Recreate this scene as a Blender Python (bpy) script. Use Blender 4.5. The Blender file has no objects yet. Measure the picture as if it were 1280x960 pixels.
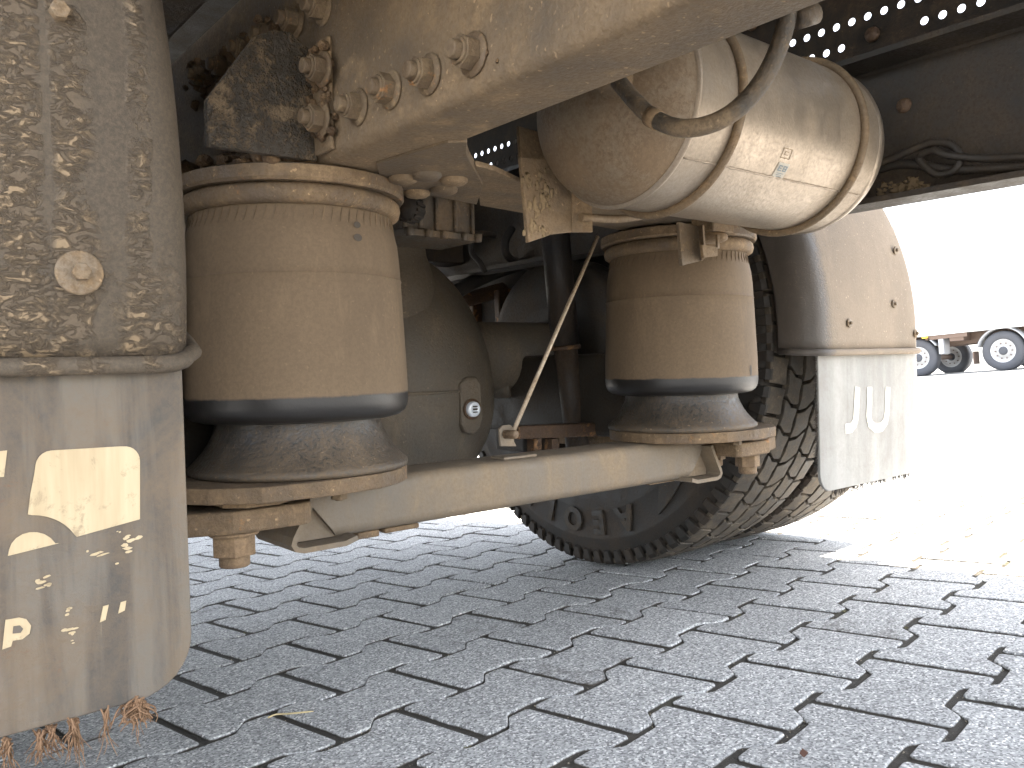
import bpy, bmesh, math, random
from mathutils import Vector, Matrix, noise
random.seed(7)
SC = bpy.context.scene
COL = SC.collection
rad = math.radians

# ---------------------------------------------------------------- camera
H = 0.3827                        # lens height over the paving
FPX = 1034.85
PITCH, ROLL = 0.0257, -0.0665
HEAD = rad(-39.5)                 # camera heading against the truck's forward axis (+Y)
NOSE = rad(3.5)                   # the truck stands nose up on its lowered rear springs
def basis(yaw, pitch, roll):
    cy, sy = math.cos(yaw), math.sin(yaw)
    fw = Vector((-sy*math.cos(pitch), cy*math.cos(pitch), math.sin(pitch)))
    r = Vector((cy, sy, 0)); u = r.cross(fw)
    return (math.cos(roll)*r + math.sin(roll)*u, -math.sin(roll)*r + math.cos(roll)*u, fw)
CR, CU, CF = basis(HEAD, PITCH, ROLL)
cam = bpy.data.cameras.new('camera'); camo = bpy.data.objects.new('camera', cam); COL.objects.link(camo)
m = Matrix((CR, CU, -CF)).transposed().to_4x4(); m.translation = (0, 0, H)
camo.matrix_world = m
cam.sensor_width = 36; cam.lens = FPX/1280*36; cam.clip_start = .02; cam.clip_end = 3000
SC.camera = camo

# ---------------------------------------------------------------- light
SUN = Vector((.17, -.35, 1)).normalized()
sunl = bpy.data.lights.new('sun', 'SUN'); sunl.energy = 4.8; sunl.angle = rad(.55); sunl.color = (1, .90, .76)
suno = bpy.data.objects.new('sun', sunl); COL.objects.link(suno)
suno.rotation_euler = (-SUN).to_track_quat('-Z', 'Y').to_euler(); suno.location = (5, -8, 20)
W = bpy.data.worlds.new('World'); SC.world = W; W.use_nodes = True
wn = W.node_tree.nodes; wl = W.node_tree.links
sky = wn.new('ShaderNodeTexSky'); sky.sky_type = 'NISHITA'; sky.sun_disc = False
sky.sun_elevation = math.asin(SUN.z); sky.sun_rotation = math.atan2(SUN.x, SUN.y)
sky.dust_density = 2.0
wn['Background'].inputs['Strength'].default_value = .13
hsv = wn.new('ShaderNodeHueSaturation'); hsv.inputs['Saturation'].default_value = .36     # hazy, milky sky
wl.new(sky.outputs[0], hsv.inputs['Color']); wl.new(hsv.outputs[0], wn['Background'].inputs['Color'])
SC.view_settings.view_transform = 'Standard'; SC.view_settings.look = 'None'
SC.view_settings.gamma = 1; SC.view_settings.exposure = 3.12
SC.cycles.max_bounces = 6; SC.cycles.diffuse_bounces = 4; SC.cycles.glossy_bounces = 3
SC.cycles.sample_clamp_indirect = 6; SC.cycles.adaptive_threshold = .02
try: SC.cycles.use_denoising = True
except Exception: pass

# ---------------------------------------------------------------- materials
def lin(r, g, b): return (r, g, b, 1)
def nt(name):
    m = bpy.data.materials.new(name); m.use_nodes = True
    n = m.node_tree.nodes; l = m.node_tree.links
    return m, n, l, n['Principled BSDF']
def ramp(n, l, src, stops, interp='LINEAR'):
    c = n.new('ShaderNodeValToRGB'); c.color_ramp.interpolation = interp
    e = c.color_ramp.elements
    while len(e) < len(stops): e.new(.5)
    for el, (p, v) in zip(e, stops):
        el.position = p; el.color = v if isinstance(v, tuple) else (v, v, v, 1)
    l.new(src, c.inputs[0]); return c.outputs[0]
def nz(n, l, vec, scale, detail=6, rough=.6, dist=0):
    t = n.new('ShaderNodeTexNoise'); t.inputs['Scale'].default_value = scale
    t.inputs['Detail'].default_value = detail; t.inputs['Roughness'].default_value = rough
    t.inputs['Distortion'].default_value = dist
    l.new(vec, t.inputs['Vector']); return t.outputs['Fac']
def mth(n, l, op, a, b=None, clamp=False):
    t = n.new('ShaderNodeMath'); t.operation = op; t.use_clamp = clamp
    for k, v in enumerate((a, b)):
        if v is None: continue
        if isinstance(v, (int, float)): t.inputs[k].default_value = v
        else: l.new(v, t.inputs[k])
    return t.outputs[0]
def mixc(n, l, f, a, b, bt='MIX'):
    t = n.new('ShaderNodeMix'); t.data_type = 'RGBA'; t.blend_type = bt
    if isinstance(f, (int, float)): t.inputs[0].default_value = f
    else: l.new(f, t.inputs[0])
    for k, v in ((6, a), (7, b)):
        if isinstance(v, tuple): t.inputs[k].default_value = v
        else: l.new(v, t.inputs[k])
    return t.outputs[2]
DUST = lin(.30, .235, .165)
def dirty(name, base, dust=DUST, amt=.6, scale=7, rough=.85, brough=.5, metal=0, bump=.25, stretch=None,
          speck=.35, rust=0, zr=None, zax='Z', clump=0, fscale=220, contrast=.22, var=1.0):
    """painted / rubber / metal surface (base) under a broken layer of road dust"""
    dust = lin(dust[0]*.47, dust[1]*.395, dust[2]*.305); base = lin(base[0]*.72, base[1]*.64, base[2]*.54)
    m, n, l, P = nt(name)
    tc = n.new('ShaderNodeTexCoord').outputs['Object']
    geo = n.new('ShaderNodeObjectInfo').outputs['Random']
    off = n.new('ShaderNodeVectorMath'); off.operation = 'ADD'
    cmb = n.new('ShaderNodeCombineXYZ'); l.new(mth(n, l, 'MULTIPLY', geo, 37.0), cmb.inputs[0]); l.new(mth(n, l, 'MULTIPLY', geo, 17.0), cmb.inputs[2])
    l.new(tc, off.inputs[0]); l.new(cmb.outputs[0], off.inputs[1]); v = off.outputs[0]
    if stretch:
        mp = n.new('ShaderNodeMapping'); mp.inputs['Scale'].default_value = stretch; l.new(v, mp.inputs[0]); vs = mp.outputs[0]
    else: vs = v
    big = nz(n, l, vs, scale, 5, .62, .6)
    med = nz(n, l, vs, scale*5.5, 5, .7, .2)
    fin = nz(n, l, v, fscale, 2, .8)
    f = mth(n, l, 'ADD', mth(n, l, 'MULTIPLY', big, .6), mth(n, l, 'MULTIPLY', med, .4))
    f = mth(n, l, 'ADD', f, mth(n, l, 'MULTIPLY', mth(n, l, 'SUBTRACT', fin, .5), speck))
    lo = .5 + (0.5-amt)*.42; contrast *= .5
    if zr:
        sp = n.new('ShaderNodeSeparateXYZ'); l.new(tc, sp.inputs[0])
        z0, z1 = zr[0][0], zr[-1][0]
        t = mth(n, l, 'DIVIDE', mth(n, l, 'SUBTRACT', sp.outputs[zax], z0), z1-z0, True)
        t = ramp(n, l, t, [((z-z0)/(z1-z0), a) for z, a in zr])
        f = mth(n, l, 'ADD', f, mth(n, l, 'MULTIPLY', mth(n, l, 'SUBTRACT', t, .5), 1.1))
    mask = ramp(n, l, f, [(max(0, lo-contrast), 0.0), (min(1, lo+contrast), 1.0)])
    dv = ramp(n, l, big, [(.34, tuple(c*(1-.48*var) for c in dust[:3])+(1,)), (.5, dust), (.66, tuple(min(1, c*(1+.45*var)) for c in dust[:3])+(1,))])
    dv = mixc(n, l, ramp(n, l, fin, [(.40, 0.0), (.62, .55*var)]), dv, tuple(c*.5 for c in dust[:3])+(1,))
    dv = mixc(n, l, ramp(n, l, med, [(.56, 0.0), (.70, .6*var)]), dv, tuple(min(1, c*1.6) for c in dust[:3])+(1,))
    spk = nz(n, l, v, fscale*.9, 1, .5)
    dv = mixc(n, l, ramp(n, l, spk, [(.70, 0.0), (.76, min(.6, 1.6*speck*var))]), dv, tuple(min(1, c*2.6) for c in dust[:3])+(1,))
    bv = mixc(n, l, med, tuple(c*.6 for c in base[:3])+(1,), tuple(min(1, c*1.35) for c in base[:3])+(1,))
    c = mixc(n, l, mask, bv, dv)
    if rust:
        rn = nz(n, l, v, scale*2.3, 5, .75, .8)
        rm = ramp(n, l, rn, [(.64-rust*.22, 0.0), (.70-rust*.16, 1.0)])
        c = mixc(n, l, rm, c, mixc(n, l, med, lin(.16, .075, .03), lin(.34, .17, .06)))
    l.new(c, P.inputs['Base Color'])
    l.new(mth(n, l, 'ADD', mth(n, l, 'MULTIPLY', mask, rough-brough), brough, True), P.inputs['Roughness'])
    if metal: l.new(mth(n, l, 'MULTIPLY', mth(n, l, 'SUBTRACT', 1.0, mask), metal), P.inputs['Metallic'])
    hgt = mth(n, l, 'ADD', mth(n, l, 'MULTIPLY', mask, .6), mth(n, l, 'MULTIPLY', fin, .35))
    if clump:
        hgt = mth(n, l, 'ADD', hgt, mth(n, l, 'MULTIPLY', nz(n, l, v, 55, 6, .7, 1.2), clump))
    b = n.new('ShaderNodeBump'); b.inputs['Strength'].default_value = bump; b.inputs['Distance'].default_value = .004
    l.new(hgt, b.inputs['Height']); l.new(b.outputs[0], P.inputs['Normal'])
    return m
def plain(name, c, rough=.6, metal=0, emit=None):
    m, n, l, P = nt(name)
    tc = n.new('ShaderNodeTexCoord').outputs['Object']
    f = nz(n, l, tc, 40, 6, .7)
    l.new(mixc(n, l, f, tuple(x*.8 for x in c[:3])+(1,), tuple(min(1, x*1.15) for x in c[:3])+(1,)), P.inputs['Base Color'])
    P.inputs['Roughness'].default_value = rough; P.inputs['Metallic'].default_value = metal
    return m
M = {}
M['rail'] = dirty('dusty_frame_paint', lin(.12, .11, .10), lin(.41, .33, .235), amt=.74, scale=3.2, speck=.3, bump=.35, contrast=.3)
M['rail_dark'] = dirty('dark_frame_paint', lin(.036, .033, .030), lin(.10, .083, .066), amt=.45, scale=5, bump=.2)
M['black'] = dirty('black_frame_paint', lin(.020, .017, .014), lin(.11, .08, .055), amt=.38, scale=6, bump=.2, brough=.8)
M['nut'] = dirty('rusty_nut_steel', lin(.14, .10, .065), lin(.33, .275, .20), amt=.56, scale=22, bump=.3, contrast=.25, rust=.2)
M['castnut'] = dirty('dusty_nut_steel', lin(.22, .16, .11), lin(.36, .28, .20), amt=.7, scale=20, bump=.3)
M['plate'] = dirty('dusty_cast_plate', lin(.12, .095, .07), lin(.34, .265, .185), amt=.75, scale=6, bump=.4, rust=.15)
M['beam'] = dirty('dusty_beam_paint', lin(.20, .19, .175), lin(.37, .32, .255), amt=.55, scale=5, stretch=(1, 1, .5), brough=.45, bump=.12, contrast=.3, var=.5, speck=.2)
M['bellow'] = dirty('dusty_rubber_bellow', lin(.02, .02, .022), lin(.29, .235, .175), amt=.62, scale=5, stretch=(1, 1, .35), brough=.42,
                    bump=.12, speck=.14, var=.5, zr=[(-.075, .10), (-.030, .16), (-.0225, .74), (.05, .86), (.2, .8)], contrast=.2)
M['piston'] = dirty('dusty_black_piston', lin(.045, .046, .048), lin(.25, .21, .165), amt=.38, scale=6, brough=.34, bump=.2, speck=.85, contrast=.4, var=.5, zr=[(-.03, .62), (.03, .40)])
M['ring'] = dirty('dusty_ring_steel', lin(.15, .12, .095), lin(.36, .285, .20), amt=.72, scale=9, bump=.3, rust=.1)
M['gusset'] = dirty('mud_splashed_gusset', lin(.075, .066, .056), lin(.30, .25, .19), amt=.49, scale=20, bump=1.0, clump=1.6, contrast=.12)
M['mud'] = dirty('dried_mud', lin(.12, .075, .04), lin(.33, .24, .15), amt=.5, scale=25, bump=.9, clump=1.0)
M['axle'] = dirty('oily_cast_axle', lin(.12, .115, .105), lin(.26, .225, .18), amt=.5, scale=5, brough=.5, bump=.35, stretch=(1, 1, .4), contrast=.35)
M['alu'] = dirty('dirty_aluminium', var=.4, base=lin(.50, .47, .44), dust=lin(.40, .345, .27), amt=.42, scale=5, brough=.30, rough=.6, metal=.8, bump=.08, stretch=(1, .5, .5), speck=.4, contrast=.45)
M['alu_dome'] = dirty('gritty_aluminium_dome', lin(.34, .31, .26), lin(.30, .24, .175), amt=.62, scale=4, brough=.5, rough=.75, metal=.4, bump=.35, speck=.25, var=.55)
M['strap'] = dirty('strap_steel', lin(.25, .20, .14), lin(.36, .28, .19), amt=.6, scale=12, brough=.45, metal=.3, bump=.2)
M['hose'] = dirty('grey_hose_rubber', lin(.07, .068, .065), lin(.27, .23, .18), amt=.55, scale=18, bump=.3)
M['shock'] = dirty('shock_black_paint', lin(.022, .021, .022), lin(.11, .085, .065), amt=.45, scale=7, brough=.5, bump=.2, stretch=(1, 1, .3))
M['rust'] = dirty('brown_rusty_steel', lin(.10, .06, .04), lin(.2, .14, .095), amt=.5, scale=10, rust=.4, bump=.3)
M['rubber'] = dirty('tyre_sidewall_rubber', lin(.022, .021, .020), lin(.075, .06, .048), amt=.45, scale=6, brough=.65, bump=.15)
M['tread'] = dirty('tyre_tread_rubber', lin(.05, .05, .052), lin(.22, .205, .185), amt=.6, scale=16, bump=.15, contrast=.3)
M['guard'] = dirty('black_mudguard_shaded_skirt', lin(.11, .105, .105), lin(.44, .41, .385), amt=.5, scale=4, brough=.55, bump=.35, speck=.8, stretch=(1, 1, .5), contrast=.5, var=.35,
                    zax='X', zr=[(-.21, .18), (-.178, .22), (-.150, .74), (.21, .8)])  # shade on the inner skirt put into the colour through a lower dust amount
M['valve'] = dirty('valve_block_alloy', lin(.12, .11, .10), lin(.25, .2, .145), amt=.45, scale=14, metal=.4, bump=.2)
M['zinc'] = plain('zinc_bolt', lin(.75, .78, .82), .3, .2)
M['white'] = plain('white_trailer_paint', lin(.8, .8, .8), .5)
M['grey'] = plain('grey_plastic_wing', lin(.30, .31, .33), .5)
M['tyre_far'] = plain('far_tyre_rubber', lin(.065, .068, .078), .8)
M['rim_far'] = plain('far_rim_paint', lin(.45, .45, .45), .5)
M['chassis_far'] = plain('far_chassis_paint', lin(.13, .09, .07), .7)
M['amber'] = plain('amber_lens', lin(.8, .45, .05), .3)
M['print'] = None

def flap_mat(name, base, thin):
    m, n, l, P = nt(name)
    tc = n.new('ShaderNodeTexCoord').outputs['Object']
    mp = n.new('ShaderNodeMapping'); mp.inputs['Scale'].default_value = (1, 1, .12); l.new(tc, mp.inputs[0])
    st = nz(n, l, mp.outputs[0], 34 if not thin else 9, 5, .6, .3); bl = nz(n, l, tc, 9, 8, .65, .8); fi = nz(n, l, tc, 160, 5, .8)
    sp = n.new('ShaderNodeSeparateXYZ'); l.new(tc, sp.inputs[0])
    dust = mixc(n, l, fi, lin(.19, .135, .083), lin(.12, .083, .05))
    c = mixc(n, l, ramp(n, l, st, [(.42, 0.0), (.57, 1.0)]), lin(base[0]*.56, base[1]*.57, base[2]*.60) if not thin else tuple(x*.8 for x in base[:3])+(1,), tuple(x*1.2 for x in base[:3])+(1,) if not thin else tuple(x*1.1 for x in base[:3])+(1,))
    dm = mth(n, l, 'ADD', mth(n, l, 'MULTIPLY', bl, .7), mth(n, l, 'MULTIPLY', fi, .35))
    c = mixc(n, l, ramp(n, l, dm, [(.44, 0.0), (.66, .9 if not thin else .3)]), c, dust)
    rn = nz(n, l, tc, 16, 9, .8, 1.0)
    c = mixc(n, l, ramp(n, l, rn, [(.63, 0.0), (.70, .8 if not thin else .15)]), c, lin(.15, .075, .035))
    sc = n.new('ShaderNodeMapping'); sc.inputs['Scale'].default_value = (1, 1, .04); l.new(tc, sc.inputs[0])
    sn = nz(n, l, sc.outputs[0], 210, 3, .5, .2)
    c = mixc(n, l, ramp(n, l, sn, [(.74, 0.0), (.78, .35 if not thin else .1)]), c, lin(.35, .29, .20))
    l.new(c, P.inputs['Base Color']); P.inputs['Roughness'].default_value = .55
    b = n.new('ShaderNodeBump'); b.inputs['Strength'].default_value = .35; b.inputs['Distance'].default_value = .003
    l.new(mth(n, l, 'ADD', bl, fi), b.inputs['Height']); l.new(b.outputs[0], P.inputs['Normal'])
    if thin:
        tr = n.new('ShaderNodeBsdfTranslucent'); l.new(c, tr.inputs['Color'])
        mx = n.new('ShaderNodeMixShader'); mx.inputs[0].default_value = thin
        l.new(P.outputs[0], mx.inputs[1]); l.new(tr.outputs[0], mx.inputs[2])
        l.new(mx.outputs[0], n['Material Output'].inputs['Surface'])
    return m
M['flap'] = flap_mat('grey_mudflap_rubber', lin(.115, .098, .078), 0)
M['flap_pale'] = flap_mat('pale_mudflap_plastic', lin(.42, .41, .385), .3)
def print_mat():
    m, n, l, P = nt('cream_print')
    tc = n.new('ShaderNodeTexCoord').outputs['Object']
    f = nz(n, l, tc, 30, 9, .8, .5)
    mp = n.new('ShaderNodeMapping'); mp.inputs['Scale'].default_value = (1, 1, .1); l.new(tc, mp.inputs[0])
    s = nz(n, l, mp.outputs[0], 50, 4, .6)
    c = mixc(n, l, ramp(n, l, s, [(.35, 0.0), (.7, 1.0)]), lin(.42, .32, .19), lin(.56, .45, .29))
    c = mixc(n, l, ramp(n, l, f, [(.55, 0.0), (.68, .8)]), c, lin(.18, .135, .08))
    l.new(c, P.inputs['Base Color']); P.inputs['Roughness'].default_value = .6
    return m
M['print'] = print_mat()

GUARD_Z = -.27
def guard_mud_mat():
    """black plastic with vertical runs of scaly dried mud"""
    m, n, l, P = nt('mudguard_with_scaly_mud')
    tc = n.new('ShaderNodeTexCoord').outputs['Object']
    sp = n.new('ShaderNodeSeparateXYZ'); l.new(tc, sp.inputs[0])
    mp = n.new('ShaderNodeMapping'); mp.inputs['Scale'].default_value = (1, .3, .06); l.new(tc, mp.inputs[0])
    colm = nz(n, l, mp.outputs[0], 27, 6, .66, .9)
    mq = n.new('ShaderNodeMapping'); mq.inputs['Scale'].default_value = (1, 1, 1.9); l.new(tc, mq.inputs[0])
    scal = nz(n, l, mq.outputs[0], 78, 6, .68, .7)
    fin = nz(n, l, tc, 300, 4, .8); big = nz(n, l, tc, 6, 6, .6)
    low = mth(n, l, 'MULTIPLY', mth(n, l, 'SUBTRACT', GUARD_Z, sp.outputs['Z']), 6.5, True)
    # runs of mud that came down from the bolts, wandering a little
    wob = nz(n, l, mp.outputs[0], 14, 3, .5)
    xx = mth(n, l, 'ADD', sp.outputs['X'], mth(n, l, 'MULTIPLY', mth(n, l, 'SUBTRACT', wob, .5), .05))
    a = None
    for x0, w_, k_ in ((.222, .012, 1.0), (.256, .011, .95), (.147, .011, .8), (.178, .009, .6), (.296, .008, .5), (.10, .014, .8), (.03, .02, .8), (-.06, .03, .8)):
        t = mth(n, l, 'MULTIPLY', mth(n, l, 'SUBTRACT', 1.0, mth(n, l, 'DIVIDE', mth(n, l, 'ABSOLUTE', mth(n, l, 'SUBTRACT', xx, x0)), w_*1.5), True), k_)
        a = t if a is None else mth(n, l, 'MAXIMUM', a, t)
    patchy = nz(n, l, tc, 30, 5, .65, .5)
    a = mth(n, l, 'ADD', a, mth(n, l, 'MULTIPLY', low, .55))
    a = mth(n, l, 'MULTIPLY', a, ramp(n, l, patchy, [(.34, .15), (.56, 1.0)]), True)
    a = ramp(n, l, a, [(.12, 0.0), (.5, 1.0)])
    ridge = mth(n, l, 'MULTIPLY', a, ramp(n, l, scal, [(.45, 0.0), (.58, 1.0)]))
    basec = mixc(n, l, big, lin(.038, .030, .023), lin(.095, .073, .050))
    basec = mixc(n, l, ramp(n, l, fin, [(.4, 0.0), (.7, .6)]), basec, lin(.15, .115, .078))
    c = mixc(n, l, mth(n, l, 'MULTIPLY', a, .35), basec, lin(.17, .12, .073))
    c = mixc(n, l, mth(n, l, 'MULTIPLY', ridge, .9), c, lin(.27, .195, .118))
    l.new(c, P.inputs['Base Color']); P.inputs['Roughness'].default_value = .75
    b = n.new('ShaderNodeBump'); b.inputs['Strength'].default_value = .9; b.inputs['Distance'].default_value = .006
    l.new(mth(n, l, 'ADD', ridge, mth(n, l, 'MULTIPLY', fin, .12)), b.inputs['Height']); l.new(b.outputs[0], P.inputs['Normal'])
    return m
M['guard_mud'] = guard_mud_mat()

def paver_mat():
    m, n, l, P = nt('grey_concrete_paver')
    g = n.new('ShaderNodeNewGeometry').outputs['Position']
    ri = n.new('ShaderNodeObjectInfo').outputs['Random']
    big = nz(n, l, g, 2.2, 5, .6); med = nz(n, l, g, 26, 6, .7); fin = nz(n, l, g, 380, 2, .7)
    v = n.new('ShaderNodeTexVoronoi'); v.inputs['Scale'].default_value = 400; l.new(g, v.inputs['Vector'])
    hs = n.new('ShaderNodeSeparateColor'); l.new(v.outputs['Color'], hs.inputs[0])
    grain = ramp(n, l, hs.outputs[0], [(0, lin(.08, .08, .08)), (.2, lin(.20, .20, .20)), (.5, lin(.38, .382, .378)), (.82, lin(.50, .50, .49)), (1, lin(.95, .94, .90))])
    c = mixc(n, l, .20, grain, mixc(n, l, med, lin(.30, .30, .295), lin(.46, .46, .45)))
    k = mth(n, l, 'ADD', mth(n, l, 'MULTIPLY', big, .7), mth(n, l, 'MULTIPLY', ri, .22))
    c = mixc(n, l, 1.0, c, ramp(n, l, k, [(.2, .78), (.75, 1.12)]), 'MULTIPLY')
    st = nz(n, l, g, 7, 8, .75, .6)
    c = mixc(n, l, ramp(n, l, st, [(.60, 0.0), (.75, .35)]), c, lin(.16, .155, .14))
    # earth caught on the flanks of the stones, inside the joints
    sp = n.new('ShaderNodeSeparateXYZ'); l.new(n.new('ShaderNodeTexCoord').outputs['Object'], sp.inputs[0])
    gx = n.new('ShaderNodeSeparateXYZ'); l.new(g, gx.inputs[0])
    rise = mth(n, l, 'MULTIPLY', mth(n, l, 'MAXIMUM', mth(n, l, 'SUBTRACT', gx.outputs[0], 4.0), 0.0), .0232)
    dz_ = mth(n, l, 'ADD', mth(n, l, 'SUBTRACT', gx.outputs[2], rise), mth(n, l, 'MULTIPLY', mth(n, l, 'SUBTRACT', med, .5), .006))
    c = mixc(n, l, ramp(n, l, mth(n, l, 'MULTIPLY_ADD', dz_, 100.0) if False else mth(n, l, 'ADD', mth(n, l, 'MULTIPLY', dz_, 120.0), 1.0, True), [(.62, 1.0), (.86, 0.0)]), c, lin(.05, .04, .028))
    l.new(c, P.inputs['Base Color']); P.inputs['Roughness'].default_value = .8
    b = n.new('ShaderNodeBump'); b.inputs['Strength'].default_value = .35; b.inputs['Distance'].default_value = .0012
    l.new(mth(n, l, 'ADD', mth(n, l, 'MULTIPLY', fin, 1.0), mth(n, l, 'MULTIPLY', hs.outputs[1], .6)), b.inputs['Height']); l.new(b.outputs[0], P.inputs['Normal'])
    return m
M['paver'] = paver_mat()
def sand_mat():
    m, n, l, P = nt('joint_sand')
    g = n.new('ShaderNodeNewGeometry').outputs['Position']
    a = nz(n, l, g, 240, 5, .8); b_ = nz(n, l, g, 9, 6, .7)
    c = mixc(n, l, a, lin(.020, .017, .013), lin(.10, .088, .07))
    c = mixc(n, l, ramp(n, l, b_, [(.55, 0.0), (.75, .5)]), c, lin(.07, .075, .03))
    l.new(c, P.inputs['Base Color']); P.inputs['Roughness'].default_value = .95
    b = n.new('ShaderNodeBump'); b.inputs['Strength'].default_value = 1.0; b.inputs['Distance'].default_value = .005
    l.new(a, b.inputs['Height']); l.new(b.outputs[0], P.inputs['Normal'])
    return m
M['sand'] = sand_mat()
def yard_mat():
    m, n, l, P = nt('yard_concrete')
    g = n.new('ShaderNodeNewGeometry').outputs['Position']
    l.new(mixc(n, l, nz(n, l, g, 1.5, 8, .7), lin(.26, .26, .255), lin(.34, .335, .32)), P.inputs['Base Color'])
    P.inputs['Roughness'].default_value = .9
    return m
M['yard'] = yard_mat()

# ---------------------------------------------------------------- mesh helpers
class MB:
    def __init__(s): s.v = []; s.f = []; s.sm = []
    def add(s, vs, fs, smooth=False):
        o = len(s.v); s.v += [Vector(x) for x in vs]
        for f in fs: s.f.append(tuple(i+o for i in f)); s.sm.append(smooth)
        return s
    def box(s, a, b):
        x0, y0, z0 = a; x1, y1, z1 = b
        return s.add([(x0,y0,z0),(x1,y0,z0),(x1,y1,z0),(x0,y1,z0),(x0,y0,z1),(x1,y0,z1),(x1,y1,z1),(x0,y1,z1)],
                     [(0,3,2,1),(4,5,6,7),(0,1,5,4),(1,2,6,5),(2,3,7,6),(3,0,4,7)])
    def obb(s, c, hx, hy, hz):
        c, hx, hy, hz = map(Vector, (c, hx, hy, hz))
        vs = [c+i*hx+j*hy+k*hz for k in (-1,1) for i,j in ((-1,-1),(1,-1),(1,1),(-1,1))]
        return s.add(vs, [(0,3,2,1),(4,5,6,7),(0,1,5,4),(1,2,6,5),(2,3,7,6),(3,0,4,7)])
    def prism(s, poly, off, smooth=False):
        n = len(poly); p = [Vector(x) for x in poly]; o = Vector(off)
        fs = [tuple(range(n)), tuple(range(2*n-1, n-1, -1))] + [(i, i+n, (i+1) % n+n, (i+1) % n) for i in range(n)]
        return s.add(p+[x+o for x in p], fs, smooth)
    def tube(s, path, r, seg=10, caps=True, closed=False):
        P = [Vector(p) for p in path]; n = len(P); rr = r if isinstance(r, (list, tuple)) else [r]*n
        up = None; vs = []
        for i in range(n):
            if closed: t = P[(i+1) % n]-P[i-1]
            else: t = P[min(i+1, n-1)]-P[max(i-1, 0)]
            t.normalize()
            if up is None: up = t.orthogonal().normalized()
            up = (up - up.dot(t)*t)
            if up.length < 1e-6: up = t.orthogonal()
            up.normalize(); w = t.cross(up)
            for k in range(seg):
                a = 2*math.pi*k/seg; vs.append(P[i]+rr[i]*(math.cos(a)*up+math.sin(a)*w))
        fs = []
        for i in range(n if closed else n-1):
            j = (i+1) % n
            for k in range(seg): fs.append((i*seg+k, i*seg+(k+1) % seg, j*seg+(k+1) % seg, j*seg+k))
        s.add(vs, fs, True)
        if caps and not closed:
            o = len(s.v)-n*seg
            s.f.append(tuple(o+k for k in range(seg-1, -1, -1))); s.sm.append(False)
            s.f.append(tuple(o+(n-1)*seg+k for k in range(seg))); s.sm.append(False)
        return s
    def lathe(s, prof, org, axis, seg=48, a0=0, a1=2*math.pi, sx=1, smooth=True, x=None):
        """prof: (radius, height along axis)"""
        ax = Vector(axis).normalized(); o = Vector(org)
        e = Vector(x) if x else ax.orthogonal().normalized(); w = ax.cross(e)
        full = abs(a1-a0-2*math.pi) < 1e-6; ns = seg if full else seg+1
        vs = []
        for r, h in prof:
            for k in range(ns):
                a = a0+(a1-a0)*k/seg; vs.append(o+ax*h+r*(math.cos(a)*e+math.sin(a)*w))
        fs = []
        for i in range(len(prof)-1):
            for k in range(seg):
                k2 = (k+1) % ns if full else k+1
                fs.append((i*ns+k, i*ns+k2, (i+1)*ns+k2, (i+1)*ns+k))
        return s.add(vs, fs, smooth)
    def grid(s, fn, nu, nv, smooth=True):
        vs = [fn(i/nu, j/nv) for j in range(nv+1) for i in range(nu+1)]
        fs = [(j*(nu+1)+i, j*(nu+1)+i+1, (j+1)*(nu+1)+i+1, (j+1)*(nu+1)+i) for j in range(nv) for i in range(nu)]
        return s.add(vs, fs, smooth)
    def sheet(s, rows, th, closed_ends=True):
        """thick sheet from a 2-d list of points; th = offset function or vector"""
        nu = len(rows[0]); nv = len(rows)
        a = [Vector(p) for r in rows for p in r]
        b = [p+Vector(th(p)) if callable(th) else p+Vector(th) for p in a]
        q = []
        N = nu*nv
        for j in range(nv-1):
            for i in range(nu-1):
                f = (j*nu+i, j*nu+i+1, (j+1)*nu+i+1, (j+1)*nu+i); q.append(f); q.append(tuple(N+k for k in reversed(f)))
        for j in range(nv-1):
            q.append((j*nu, (j+1)*nu, N+(j+1)*nu, N+j*nu)); q.append(((j+1)*nu-1, N+(j+1)*nu-1, N+(j+2)*nu-1, (j+2)*nu-1))
        for i in range(nu-1):
            q.append((i, N+i, N+i+1, i+1)); k = (nv-1)*nu; q.append((k+i, k+i+1, N+k+i+1, N+k+i))
        return s.add(a+b, q, True)

ORG = {}
def build(name, mb, mat, parent=None, label=None, bevel=0, kind=None, c=None, sharp=None, fix=True):
    if c is None:
        lo = Vector([min(v[i] for v in mb.v) for i in range(3)]); hi = Vector([max(v[i] for v in mb.v) for i in range(3)])
        c = (lo+hi)/2
    c = Vector(c)
    me = bpy.data.meshes.new(name)
    me.from_pydata([tuple(v-c) for v in mb.v], [], mb.f)
    me.polygons.foreach_set('use_smooth', mb.sm)
    if fix:
        bm = bmesh.new(); bm.from_mesh(me); bmesh.ops.recalc_face_normals(bm, faces=bm.faces); bm.to_mesh(me); bm.free()
    me.materials.append(mat)
    o = bpy.data.objects.new(name, me); COL.objects.link(o)
    if sharp and hasattr(me, 'set_sharp_from_angle'): me.set_sharp_from_angle(angle=rad(sharp))
    if bevel:
        bv = o.modifiers.new('bevel', 'BEVEL'); bv.width = bevel; bv.segments = 2; bv.limit_method = 'ANGLE'; bv.angle_limit = rad(35)
    if parent is not None:
        o.parent = parent; o.location = c-ORG[parent]
    else: o.location = c
    ORG[o] = c
    if label: o['label'] = label
    if kind: o['kind'] = kind
    return o
def inst(src, mat4, parent, name=None):
    """copy of a part, placed by a matrix in the thing's space"""
    o = src.copy(); COL.objects.link(o)
    if name: o.name = name
    o.parent = parent
    o.matrix_parent_inverse = Matrix.Identity(4)
    o.matrix_local = Matrix.Translation(-ORG[parent]) @ mat4
    ORG[o] = mat4.translation.copy()
    return o
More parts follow.
